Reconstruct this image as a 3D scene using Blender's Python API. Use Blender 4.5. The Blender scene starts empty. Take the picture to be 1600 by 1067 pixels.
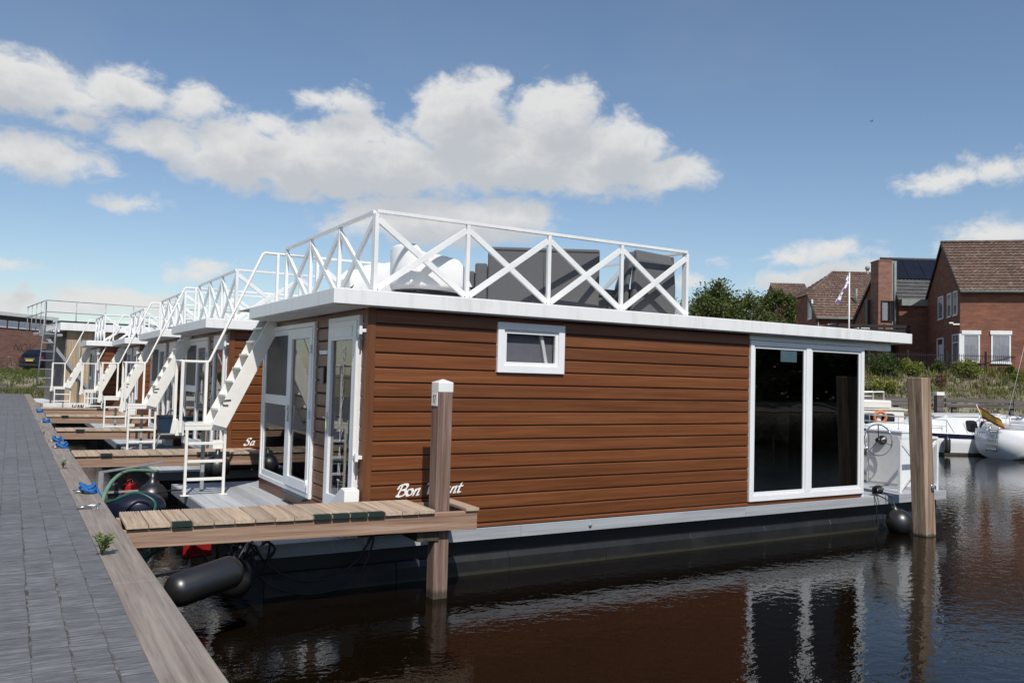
import bpy, math, random
from mathutils import Vector, Matrix, noise as mnoise
R_ = math.radians
SC = bpy.context.scene
COL = SC.collection
rnd = random.Random(7)

# ------------------------------------------------------------------ camera
YAW, PITCH, ROLL, FPX = 1.03020185, 0.0440663541, 0.0257251802, 1301.67
fw = Vector((math.cos(YAW)*math.cos(PITCH), math.sin(YAW)*math.cos(PITCH), math.sin(PITCH)))
r0 = Vector((math.sin(YAW), -math.cos(YAW), 0)); u0 = r0.cross(fw)
rt = math.cos(ROLL)*r0 + math.sin(ROLL)*u0
up = -math.sin(ROLL)*r0 + math.cos(ROLL)*u0
cd = bpy.data.cameras.new('camera'); cam = bpy.data.objects.new('camera', cd); COL.objects.link(cam)
cd.sensor_width = 36; cd.lens = FPX/1600*36; cd.clip_start = .05; cd.clip_end = 6000
m = Matrix((rt, up, -fw)).transposed().to_4x4(); m.translation = (0, 0, 1.65); cam.matrix_world = m
SC.camera = cam
SC.view_settings.view_transform = 'Standard'; SC.view_settings.look = 'None'
SC.view_settings.exposure = 0.0; SC.view_settings.gamma = 1
SC.cycles.max_bounces = 8; SC.cycles.transparent_max_bounces = 12
SC.cycles.caustics_reflective = False; SC.cycles.caustics_refractive = False

# ------------------------------------------------------------------ sun
SUN_EL = R_(49); SUN_DIR = Vector((.33, 1, 0)).normalized()      # the way the light travels, on the map
sl = bpy.data.lights.new('sun', 'SUN'); sun = bpy.data.objects.new('sun', sl); COL.objects.link(sun)
sl.energy = 4.2; sl.angle = R_(.5); sl.color = (1, .955, .89)
trav = Vector((SUN_DIR.x*math.cos(SUN_EL), SUN_DIR.y*math.cos(SUN_EL), -math.sin(SUN_EL)))
sun.rotation_euler = trav.to_track_quat('-Z', 'Y').to_euler()

# ------------------------------------------------------------------ sky with fair-weather cumulus
def nd(nt, typ, loc=None, **kw):
    n = nt.nodes.new(typ)
    for k, v in kw.items(): setattr(n, k, v)
    return n
def lk(nt, a, b): nt.links.new(a, b)
W = bpy.data.worlds.new('World'); SC.world = W; W.use_nodes = True
nt = W.node_tree; nt.nodes.clear()
def skydir(px, py):                                    # azimuth and elevation of a point of the sky
    d = (fw*FPX + rt*(px-800) - up*(py-533.5)).normalized()
    return math.atan2(d.y, d.x), math.asin(d.z)
CL = [  # x, y, half width, half height
 (20,130,105,50),(120,150,75,34),(60,245,105,36),(200,140,75,34),(300,160,62,32),(110,190,60,16),
 (525,160,58,22),(255,218,92,30),(370,240,120,56),(500,255,150,62),(620,262,150,55),(410,195,50,24),(560,215,80,34),
 (720,195,105,70),(760,160,60,42),(870,190,80,62),(895,165,50,36),(800,250,170,56),(960,240,95,60),(1020,225,40,34),(1030,275,95,32),(900,275,140,38),
 (690,345,205,40),(790,338,90,38),(560,350,75,28),
 (312,424,48,18),(190,318,55,14),
 (1500,286,72,16),(1560,268,48,22),(1240,398,60,13),(1298,386,66,23),(1555,372,62,24),(1300,432,120,28),(1500,392,40,14),(1120,408,20,8),
 (15,420,42,16),(20,478,80,24),(200,470,98,20),(110,476,80,18),
 (1095,440,40,14),(1230,465,60,14)]
g = bpy.data.node_groups.new('cloud_field', 'ShaderNodeTree')
g.interface.new_socket('V', in_out='INPUT', socket_type='NodeSocketVector')
g.interface.new_socket('D', in_out='OUTPUT', socket_type='NodeSocketFloat')
gi = nd(g, 'NodeGroupInput'); go = nd(g, 'NodeGroupOutput'); prev = None
for (x, y, a, b) in CL:
    az, el = skydir(x, y); ra = a/1301*.93; re = b/1301*.97
    n1 = nd(g, 'ShaderNodeVectorMath', operation='MULTIPLY_ADD')
    lk(g, gi.outputs[0], n1.inputs[0]); n1.inputs[1].default_value = (1/ra, 1/re, 0); n1.inputs[2].default_value = (-az/ra, -el/re, 0)
    n2 = nd(g, 'ShaderNodeVectorMath', operation='LENGTH'); lk(g, n1.outputs[0], n2.inputs[0])
    # distance outside the ellipse, brought back to about degrees so that small clouds keep crisp edges
    n3 = nd(g, 'ShaderNodeMath', operation='MULTIPLY_ADD'); lk(g, n2.outputs['Value'], n3.inputs[0])
    k = (ra*re)**.5*16; n3.inputs[1].default_value = k; n3.inputs[2].default_value = -k
    if prev is None: prev = n3.outputs[0]
    else:
        n4 = nd(g, 'ShaderNodeMath', operation='SMOOTH_MIN'); lk(g, prev, n4.inputs[0]); lk(g, n3.outputs[0], n4.inputs[1]); n4.inputs[2].default_value = .07
        prev = n4.outputs[0]
lk(g, prev, go.inputs[0])
tc = nd(nt, 'ShaderNodeTexCoord'); sp = nd(nt, 'ShaderNodeSeparateXYZ'); lk(nt, tc.outputs['Generated'], sp.inputs[0])
az = nd(nt, 'ShaderNodeMath', operation='ARCTAN2'); lk(nt, sp.outputs[1], az.inputs[0]); lk(nt, sp.outputs[0], az.inputs[1])
el = nd(nt, 'ShaderNodeMath', operation='ARCSINE'); lk(nt, sp.outputs[2], el.inputs[0])
cv = nd(nt, 'ShaderNodeCombineXYZ'); lk(nt, az.outputs[0], cv.inputs[0]); lk(nt, el.outputs[0], cv.inputs[1])
def noise3(scale, detail, rough, dist=0.0):
    n = nd(nt, 'ShaderNodeTexNoise'); n.inputs['Scale'].default_value = scale; n.inputs['Detail'].default_value = detail
    n.inputs['Roughness'].default_value = rough; n.inputs['Distortion'].default_value = dist
    mp = nd(nt, 'ShaderNodeMapping'); mp.inputs['Scale'].default_value = (1, 1, 1.5); lk(nt, tc.outputs['Generated'], mp.inputs[0]); lk(nt, mp.outputs[0], n.inputs['Vector']); return n
warp = noise3(9, 6, .6)
wv = nd(nt, 'ShaderNodeVectorMath', operation='MULTIPLY_ADD'); lk(nt, warp.outputs['Color'], wv.inputs[0])
wv.inputs[1].default_value = (.052, .036, 0); wv.inputs[2].default_value = (-.026, -.018, 0)
av = nd(nt, 'ShaderNodeVectorMath', operation='ADD'); lk(nt, cv.outputs[0], av.inputs[0]); lk(nt, wv.outputs[0], av.inputs[1])
f1 = nd(nt, 'ShaderNodeGroup'); f1.node_tree = g; lk(nt, av.outputs[0], f1.inputs[0])
sh = nd(nt, 'ShaderNodeVectorMath', operation='ADD'); lk(nt, av.outputs[0], sh.inputs[0]); sh.inputs[1].default_value = (.010, .030, 0)
f2 = nd(nt, 'ShaderNodeGroup'); f2.node_tree = g; lk(nt, sh.outputs[0], f2.inputs[0])
ne = noise3(26, 9, .62, .3)
def mth(op, a, b=None, c=None, clamp=False):
    n = nd(nt, 'ShaderNodeMath', operation=op); n.use_clamp = clamp
    for i, v in enumerate((a, b, c)):
        if v is None: continue
        if isinstance(v, (int, float)): n.inputs[i].default_value = v
        else: lk(nt, v, n.inputs[i])
    return n.outputs[0]
def sstep(v, lo, hi):
    n = nd(nt, 'ShaderNodeMapRange', interpolation_type='SMOOTHSTEP'); lk(nt, v, n.inputs[0])
    n.inputs[1].default_value = lo; n.inputs[2].default_value = hi; return n.outputs[0]
dens = mth('ADD', f1.outputs[0], mth('MULTIPLY', mth('SUBTRACT', ne.outputs['Fac'], .5), 1.35))
alpha = mth('SUBTRACT', 1.0, sstep(dens, -.36, .13))
lit0 = mth('ADD', mth('MULTIPLY', f2.outputs[0], 1.0), mth('MULTIPLY', mth('SUBTRACT', ne.outputs['Fac'], .5), 1.5))
lit = sstep(lit0, -.85, .35)
cc = nd(nt, 'ShaderNodeMix', data_type='RGBA'); lk(nt, lit, cc.inputs[0])
CLOUDS = cc
cc.inputs[6].default_value = (5.15, 5.25, 5.35, 1); cc.inputs[7].default_value = (6.95, 6.95, 6.9, 1)
sky = nd(nt, 'ShaderNodeTexSky', sky_type='NISHITA'); sky.sun_disc = False
sky.sun_elevation = SUN_EL; sky.sun_rotation = math.atan2(-SUN_DIR.x, -SUN_DIR.y)
sky.air_density = 1.0; sky.dust_density = .4; sky.ozone_density = 2.3; sky.altitude = 0
# thin veil of high haze, so the blue is not perfectly even
nv = noise3(3.5, 5, .55); veil = mth('MULTIPLY', sstep(nv.outputs['Fac'], .45, .8), .10)
mv = nd(nt, 'ShaderNodeMix', data_type='RGBA'); lk(nt, veil, mv.inputs[0]); lk(nt, sky.outputs[0], mv.inputs[6]); mv.inputs[7].default_value = (4.0, 4.2, 4.4, 1)
mx = nd(nt, 'ShaderNodeMix', data_type='RGBA'); lk(nt, mth('MULTIPLY', alpha, mth('ADD', .86, mth('MULTIPLY', lit, .12))), mx.inputs[0]); lk(nt, mv.outputs[2], mx.inputs[6]); lk(nt, cc.outputs[2], mx.inputs[7])
bg = nd(nt, 'ShaderNodeBackground'); bg.inputs[1].default_value = .11; lk(nt, mx.outputs[2], bg.inputs[0])
wo = nd(nt, 'ShaderNodeOutputWorld'); lk(nt, bg.outputs[0], wo.inputs[0])

# ------------------------------------------------------------------ map frame of the background: s metres to the right, d metres ahead
RH = Vector((math.sin(YAW), -math.cos(YAW), 0)); FH = Vector((math.cos(YAW), math.sin(YAW), 0))
def SD(s, d, z=0.0): return RH*s + FH*d + Vector((0, 0, z))
HEAD = math.atan2(RH.y, RH.x)
WZ = -1.09                                                          # the water

# ------------------------------------------------------------------ objects
ORG = Vector((0, 0, 0))
def link(o): COL.objects.link(o); return o
def tag(o, label=None, cat=None, group=None, kind=None):
    if label: o['label'] = label
    if cat: o['category'] = cat
    if group: o['group'] = group
    if kind: o['kind'] = kind
    return o
def thing(name, label, cat, loc=(0, 0, 0), rz=0.0, group=None):
    o = bpy.data.objects.new(name, None); link(o); o.empty_display_size = .2
    o.location = loc; o.rotation_euler = (0, 0, rz)
    return tag(o, label, cat, group)
def kids(o): return list(o.children)
def dup(o, parent=None):
    c = o.copy(); COL.objects.link(c)
    if parent is not None: c.parent = parent
    for ch in kids(o): dup(ch, c)
    return c

class MB:
    def __init__(s): s.v = []; s.f = []; s.sm = []
    def add(s, vs, fs, smooth=False):
        n = len(s.v); s.v += [tuple(p) for p in vs]; s.f += [tuple(i+n for i in q) for q in fs]; s.sm += [smooth]*len(fs); return s
    def box(s, x0, x1, y0, y1, z0, z1):
        x0, x1 = min(x0, x1), max(x0, x1); y0, y1 = min(y0, y1), max(y0, y1); z0, z1 = min(z0, z1), max(z0, z1)
        return s.add([(x0,y0,z0),(x1,y0,z0),(x1,y1,z0),(x0,y1,z0),(x0,y0,z1),(x1,y0,z1),(x1,y1,z1),(x0,y1,z1)],
                     [(0,3,2,1),(4,5,6,7),(0,1,5,4),(1,2,6,5),(2,3,7,6),(3,0,4,7)])
    def bar(s, a, b, w, h=None, upv=(0, 0, 1)):
        h = w if h is None else h; a = Vector(a); b = Vector(b); t = (b-a).normalized(); u = Vector(upv)
        if abs(t.dot(u)) > .98: u = Vector((1, 0, 0))
        r = t.cross(u).normalized(); u = r.cross(t)
        vs = []
        for p in (a, b): vs += [p-r*w/2-u*h/2, p+r*w/2-u*h/2, p+r*w/2+u*h/2, p-r*w/2+u*h/2]
        return s.add(vs, [(0,1,2,3),(7,6,5,4),(0,4,5,1),(1,5,6,2),(2,6,7,3),(3,7,4,0)])
    def tube(s, pts, r, n=8, caps=True, smooth=True):
        pts = [Vector(p) for p in pts]; rs = r if isinstance(r, (list, tuple)) else [r]*len(pts)
        vs = []; fs = []; t0 = (pts[1]-pts[0]).normalized()
        u = Vector((0, 0, 1)) if abs(t0.z) < .9 else Vector((1, 0, 0))
        for i, p in enumerate(pts):
            t = (pts[min(i+1, len(pts)-1)]-pts[max(i-1, 0)]).normalized()
            x = t.cross(u); x = x.normalized() if x.length > 1e-5 else Vector((1, 0, 0)); u = x.cross(t).normalized()
            for k in range(n):
                a = 2*math.pi*k/n; vs.append(p+(x*math.cos(a)+u*math.sin(a))*rs[i])
        for i in range(len(pts)-1):
            for k in range(n):
                k2 = (k+1) % n; fs.append((i*n+k, i*n+k2, (i+1)*n+k2, (i+1)*n+k))
        if caps: fs.append(tuple(range(n-1, -1, -1))); fs.append(tuple((len(pts)-1)*n+k for k in range(n)))
        return s.add(vs, fs, smooth)
    def lathe(s, c, prof, n=24, axis=(0, 0, 1), smooth=True):           # prof: (radius, height) pairs
        c = Vector(c); ax = Vector(axis).normalized(); x = ax.orthogonal().normalized(); y = ax.cross(x); vs = []; fs = []
        for (r, h) in prof:
            for k in range(n):
                a = 2*math.pi*k/n; vs.append(c+ax*h+(x*math.cos(a)+y*math.sin(a))*max(r, 1e-4))
        for i in range(len(prof)-1):
            for k in range(n):
                k2 = (k+1) % n; fs.append((i*n+k, i*n+k2, (i+1)*n+k2, (i+1)*n+k))
        fs.append(tuple(range(n-1, -1, -1))); fs.append(tuple((len(prof)-1)*n+k for k in range(n)))
        return s.add(vs, fs, smooth)
    def prism(s, poly, axis, a, b):                                     # poly in the plane across the axis
        n = len(poly); vs = []
        for t in (a, b):
            for (p, q) in poly: vs.append((t, p, q) if axis == 'x' else (p, t, q) if axis == 'y' else (p, q, t))
        fs = [tuple(range(n)), tuple(range(2*n-1, n-1, -1))]
        for k in range(n):
            k2 = (k+1) % n; fs.append((k, k2, n+k2, n+k))
        return s.add(vs, fs)
    def loft(s, secs, closed=False, caps=True, smooth=True):            # rings of the same number of points
        n = len(secs[0]); vs = [p for q in secs for p in q]; fs = []
        for i in range(len(secs)-1):
            for k in range(n if closed else n-1):
                k2 = (k+1) % n; fs.append((i*n+k, i*n+k2, (i+1)*n+k2, (i+1)*n+k))
        if caps: fs.append(tuple(range(n-1, -1, -1))); fs.append(tuple((len(secs)-1)*n+k for k in range(n)))
        return s.add(vs, fs, smooth)
    def build(s, name, mat, parent=None, bevel=0.0, org=None, seg=2, fixn=True):
        me = bpy.data.meshes.new(name); o = ORG if org is None else Vector(org)
        if parent is None: o = Vector((0, 0, 0)) if org is None else o
        me.from_pydata([(x-o.x, y-o.y, z-o.z) for x, y, z in s.v], [], s.f)
        me.polygons.foreach_set('use_smooth', s.sm)
        if fixn:
            import bmesh
            b = bmesh.new(); b.from_mesh(me); bmesh.ops.recalc_face_normals(b, faces=b.faces[:]); b.to_mesh(me); b.free()
        me.update(); me.materials.append(mat)
        ob = link(bpy.data.objects.new(name, me))
        if parent is not None: ob.parent = parent
        if bevel:
            md = ob.modifiers.new('bevel', 'BEVEL'); md.width = bevel; md.segments = seg; md.limit_method = 'ANGLE'; md.angle_limit = R_(40)
            md.harden_normals = False
        return ob

# ------------------------------------------------------------------ materials
def newmat(name):
    m = bpy.data.materials.new(name); m.use_nodes = True; t = m.node_tree
    return m, t, t.nodes['Principled BSDF']
def objvec(t, scale=(1, 1, 1), rot=(0, 0, 0), src='Object'):
    tc = nd(t, 'ShaderNodeTexCoord'); mp = nd(t, 'ShaderNodeMapping'); mp.inputs['Scale'].default_value = scale; mp.inputs['Rotation'].default_value = rot
    lk(t, tc.outputs[src], mp.inputs[0]); return mp.outputs[0]
def nz(t, vec, scale, detail=5, rough=.55, dist=0.0):
    n = nd(t, 'ShaderNodeTexNoise'); lk(t, vec, n.inputs['Vector']); n.inputs['Scale'].default_value = scale
    n.inputs['Detail'].default_value = detail; n.inputs['Roughness'].default_value = rough; n.inputs['Distortion'].default_value = dist; return n.outputs['Fac']
def ramp(t, fac, stops):
    n = nd(t, 'ShaderNodeValToRGB'); lk(t, fac, n.inputs[0]); e = n.color_ramp.elements
    while len(e) < len(stops): e.new(.5)
    for i, (p, c) in enumerate(stops): e[i].position = p; e[i].color = (*c, 1) if len(c) == 3 else c
    return n.outputs[0]
def mixc(t, fac, a, b, mode='MIX'):
    n = nd(t, 'ShaderNodeMix', data_type='RGBA'); n.blend_type = mode
    for i, v in ((0, fac), (6, a), (7, b)):
        if isinstance(v, (int, float)): n.inputs[i].default_value = v
        elif isinstance(v, tuple): n.inputs[i].default_value = (*v, 1)
        else: lk(t, v, n.inputs[i])
    return n.outputs[2]
def bump(t, b, h, strength=.3, dist=.01):
    n = nd(t, 'ShaderNodeBump'); n.inputs['Strength'].default_value = strength; n.inputs['Distance'].default_value = dist
    lk(t, h, n.inputs['Height']); lk(t, n.outputs[0], b.inputs['Normal']); return n
def tm(t, op, a, b=0.0, clamp=False):
    n = nd(t, 'ShaderNodeMath', operation=op); n.use_clamp = clamp
    for i, v in enumerate((a, b)):
        if isinstance(v, (int, float)): n.inputs[i].default_value = v
        else: lk(t, v, n.inputs[i])
    return n.outputs[0]
def noisy(name, c1, c2, scale=4, rough=.5, stretch=(1, 1, 1), bmp=0.0, metal=0.0, detail=5, lo=.3, hi=.7, bscale=None, spec=.5):
    m, t, b = newmat(name); v = objvec(t, stretch); f = nz(t, v, scale, detail)
    lk(t, ramp(t, f, [(lo, c1), (hi, c2)]), b.inputs['Base Color'])
    b.inputs['Roughness'].default_value = rough; b.inputs['Metallic'].default_value = metal; b.inputs['Specular IOR Level'].default_value = spec
    if bmp: bump(t, b, nz(t, v, bscale or scale*4, 4), bmp, .01)
    return m
def wood(name, dark, mid, light, axis='x', scale=1.0, rough=.6, bmp=.25, stain=0.0, wet=0.0, spec=.4, island=True):
    """grain running along the axis; plank = (axis index, pitch) gives each board its own shade"""
    m, t, b = newmat(name)
    st = {'x': (.4, 14, 14), 'y': (14, .4, 14), 'z': (14, 14, .4)}[axis]; st = tuple(a*scale for a in st)
    tcv = objvec(t)
    info = nd(t, 'ShaderNodeObjectInfo'); geo = nd(t, 'ShaderNodeNewGeometry')
    off = nd(t, 'ShaderNodeVectorMath', operation='MULTIPLY_ADD')
    isl = geo.outputs['Random Per Island'] if island else info.outputs['Random']
    cx = nd(t, 'ShaderNodeCombineXYZ')
    for i in range(3): lk(t, isl, cx.inputs[i])
    lk(t, cx.outputs[0], off.inputs[0]); off.inputs[1].default_value = (17, 23, 31); lk(t, tcv, off.inputs[2])
    mp = nd(t, 'ShaderNodeMapping'); mp.inputs['Scale'].default_value = st; lk(t, off.outputs[0], mp.inputs[0])
    g1 = nz(t, mp.outputs[0], 1.6, 7, .62, .6); g2 = nz(t, mp.outputs[0], 7, 4, .6)
    f = tm(t, 'ADD', tm(t, 'MULTIPLY', g1, .72), tm(t, 'MULTIPLY', g2, .28))
    c = ramp(t, f, [(.37, dark), (.5, mid), (.63, light)])
    hv = nd(t, 'ShaderNodeHueSaturation'); lk(t, c, hv.inputs['Color'])
    lk(t, tm(t, 'MULTIPLY_ADD' if False else 'ADD', tm(t, 'MULTIPLY', isl, .34), .83), hv.inputs['Value'])
    c = hv.outputs[0]
    if stain:
        s = nz(t, objvec(t), 2.2, 6, .65); c = mixc(t, tm(t, 'MULTIPLY', ramp_f(t, s, .45, .75), stain), c, (.28, .27, .26))
    if wet:                                                            # soaked foot of a pile, up to a ragged tide mark
        sz = nd(t, 'ShaderNodeSeparateXYZ'); lk(t, tcv, sz.inputs[0]); hgt = tm(t, 'ADD', sz.outputs[2], tm(t, 'MULTIPLY', tm(t, 'SUBTRACT', g1, .5), .12))
        c = mixc(t, tm(t, 'SUBTRACT', 1.0, ramp_f(t, hgt, wet*.4, wet)), c, mixc(t, .75, c, (.02, .022, .012)))
    lk(t, c, b.inputs['Base Color']); b.inputs['Roughness'].default_value = rough; b.inputs['Specular IOR Level'].default_value = spec
    bump(t, b, f, bmp, .006)
    return m
def ramp_f(t, v, lo, hi):
    n = nd(t, 'ShaderNodeMapRange', interpolation_type='SMOOTHSTEP'); lk(t, v, n.inputs[0]); n.inputs[1].default_value = lo; n.inputs[2].default_value = hi; return n.outputs[0]
def glass(name, tint=.5, refl=1.5, col=(1, 1, 1)):
    m, t, b = newmat(name); t.nodes.remove(b)
    fr = nd(t, 'ShaderNodeFresnel'); ge = nd(t, 'ShaderNodeNewGeometry'); lk(t, tm(t, 'ADD', refl, tm(t, 'MULTIPLY', ge.outputs['Backfacing'], 1/refl-refl)), fr.inputs[0])   # same reflectance from either side of a pane
    tr = nd(t, 'ShaderNodeBsdfTransparent'); tr.inputs[0].default_value = (tint*col[0], tint*col[1], tint*col[2], 1)
    gl = nd(t, 'ShaderNodeBsdfGlossy'); gl.inputs['Roughness'].default_value = .0
    mp = objvec(t); bp = nd(t, 'ShaderNodeBump'); bp.inputs['Strength'].default_value = .015; bp.inputs['Distance'].default_value = .05; lk(t, nz(t, mp, 1.3, 2), bp.inputs['Height']); lk(t, bp.outputs[0], gl.inputs['Normal'])
    mx = nd(t, 'ShaderNodeMixShader'); lk(t, fr.outputs[0], mx.inputs[0]); lk(t, tr.outputs[0], mx.inputs[1]); lk(t, gl.outputs[0], mx.inputs[2])
    out = [n for n in t.nodes if n.type == 'OUTPUT_MATERIAL'][0]; lk(t, mx.outputs[0], out.inputs[0]); return m

M = {}
M['white'] = noisy('white_paint', (.72, .72, .71), (.82, .82, .8), 3, .35, bmp=.03)
M['white_pvc'] = noisy('white_frame', (.76, .77, .78), (.82, .83, .83), 2, .28)
M['roof_white'] = noisy('white_fascia', (.66, .66, .64), (.78, .78, .77), 2.2, .4, (3, 3, .5), bmp=.03, lo=.25, hi=.5)
M['roof_top'] = noisy('roof_membrane', (.5, .5, .5), (.62, .62, .61), 2, .7)
M['soffit'] = noisy('soffit_board', (.55, .54, .52), (.62, .61, .6), 2, .6, (6, .4, 1))
M['cream_paint'] = noisy('stair_paint', (.74, .72, .66), (.82, .8, .75), 5, .35, bmp=.04)
M['dark'] = noisy('black_steel', (.006, .006, .006), (.014, .014, .014), 3, .5)
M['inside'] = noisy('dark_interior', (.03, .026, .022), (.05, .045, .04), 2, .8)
M['deck'] = wood('grey_deck_boards', (.33, .345, .36), (.40, .415, .43), (.46, .47, .48), 'y', .6, .6, .15)
M['deck_edge'] = wood('grey_deck_edge', (.26, .27, .285), (.31, .325, .34), (.36, .37, .385), 'x', .6, .6, .15)
M['rubber'] = noisy('black_rubber', (.008, .008, .008), (.016, .0155, .015), 4, .38, bmp=.02, spec=.9)
M['fender_blue'] = noisy('navy_vinyl', (.008, .010, .022), (.014, .017, .035), 4, .22)
M['cable'] = noisy('black_cable', (.01, .01, .01), (.02, .02, .02), 10, .45)
M['steel'] = noisy('galvanised_steel', (.42, .43, .44), (.6, .6, .6), 12, .35, metal=.9)
M['grey_steel'] = noisy('grey_steel', (.25, .26, .27), (.34, .35, .36), 8, .5)
M['chrome'] = noisy('polished_steel', (.7, .7, .7), (.8, .8, .8), 6, .12, metal=1.0)
M['rope_blue'] = noisy('blue_rope', (.008, .07, .24), (.02, .17, .46), 60, .7, bmp=.5)
M['hose_green'] = noisy('green_hose', (.12, .26, .17), (.2, .36, .25), 12, .4)
M['hose_dark'] = noisy('dark_green_hose', (.01, .07, .045), (.02, .11, .07), 12, .4)
M['red'] = noisy('red_plastic', (.30, .012, .014), (.42, .02, .02), 6, .35)
M['navy'] = noisy('navy_plastic', (.008, .022, .05), (.015, .035, .075), 6, .4)
M['grip'] = noisy('green_grip', (.004, .018, .014), (.008, .03, .022), 60, .8, bmp=.6)
M['sticker'] = noisy('white_sticker', (.8, .8, .78), (.86, .86, .84), 5, .4)
M['letter'] = noisy('white_lettering', (.82, .82, .8), (.88, .88, .86), 5, .4)
M['spray'] = noisy('faded_spray_paint', (.05, .03, .028), (.09, .055, .045), 5, .8)
M['black_ink'] = noisy('black_lettering', (.01, .01, .01), (.02, .02, .02), 5, .4)
M['fabric'] = noisy('grey_weave', (.085, .085, .088), (.125, .125, .13), 160, .85, (1, 1, 1), bmp=.4, detail=2)
M['fabric_dark'] = noisy('dark_piping', (.05, .05, .052), (.07, .07, .072), 60, .85)
M['chair_white'] = noisy('white_plastic', (.78, .78, .78), (.83, .83, .82), 2, .3)
M['taupe'] = noisy('taupe_plastic', (.42, .38, .36), (.5, .46, .44), 2, .4)
M['glass'] = glass('door_glass', .6, 2.3)
M['glass_clear'] = glass('clear_glass', .92, 1.4)
M['glass_dark'] = glass('tinted_glass', .3, 1.75)
M['glass_house'] = glass('house_glass', .82, 1.5)
M['screen'] = noisy('insect_screen', (.03, .031, .033), (.045, .046, .048), 300, .5)
# timber
M['siding'] = wood('brown_siding', (.112, .0355, .011), (.152, .051, .0165), (.196, .072, .0265), 'x', .7, .38, .06)
M['siding_front'] = wood('brown_front_siding', (.112, .0355, .011), (.152, .051, .0165), (.196, .072, .0265), 'y', .7, .38, .06)
M['trim'] = wood('brown_corner_trim', (.10, .036, .013), (.145, .053, .021), (.185, .072, .03), 'z', .8, .42, .1)
M['kerb'] = wood('weathered_kerb_timber', (.185, .15, .125), (.265, .22, .185), (.345, .295, .25), 'y', .9, .8, .5, stain=.35)
M['pier_plank'] = wood('pier_plank', (.30, .215, .148), (.435, .33, .238), (.54, .43, .325), 'y', .9, .8, .5)
M['pier_beam'] = wood('pier_beam', (.22, .125, .085), (.35, .225, .155), (.48, .34, .25), 'x', .7, .75, .4)
M['post'] = wood('red_brown_post', (.105, .062, .047), (.20, .128, .098), (.32, .225, .18), 'z', .8, .75, .5, wet=.14)
M['pile'] = wood('tan_pile', (.17, .105, .07), (.34, .24, .165), (.52, .40, .29), 'z', .55, .75, .5, wet=.05)
M['tan_boards'] = wood('tan_wall_boards', (.30, .22, .14), (.40, .30, .20), (.48, .38, .27), 'z', .5, .75, .3)
M['grey_timber'] = wood('grey_weathered_timber', (.08, .068, .06), (.135, .118, .108), (.20, .18, .165), 'x', .4, .85, .4)
M['bark'] = wood('bark', (.05, .04, .03), (.09, .075, .06), (.14, .12, .1), 'z', .5, .9, .6)
# ------------------------------------------------------------------ water
def make_water():
    m, t, b = newmat('canal_water'); v = objvec(t)
    b.inputs['Base Color'].default_value = (.005, .003, .0013, 1); b.inputs['Roughness'].default_value = .02; b.inputs['IOR'].default_value = 1.27
    n1 = nz(t, objvec(t, (1.0, 1.3, 1)), 4.6, 3, .5, .3); n2 = nz(t, objvec(t, (1, 1, 1)), 15, 2, .5, .2); n3 = nz(t, objvec(t, (.5, .7, 1)), 1.0, 2, .5)
    calm = ramp_f(t, nz(t, v, .16, 3), .35, .65)
    h = tm(t, 'ADD', tm(t, 'MULTIPLY', n1, .013), tm(t, 'MULTIPLY', n3, .012))
    h = tm(t, 'ADD', h, tm(t, 'MULTIPLY', n2, tm(t, 'ADD', tm(t, 'MULTIPLY', calm, .0035), .002)))
    bp = nd(t, 'ShaderNodeBump'); bp.inputs['Strength'].default_value = .42; bp.inputs['Distance'].default_value = 1.0; lk(t, h, bp.inputs['Height']); lk(t, bp.outputs[0], b.inputs['Normal'])
    w = MB().add([(1.0,-400,WZ),(1500,-400,WZ),(1500,1500,WZ),(1.0,1500,WZ)], [(0,1,2,3)])
    return tag(w.build('water', m), kind='structure')
make_water()

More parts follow.
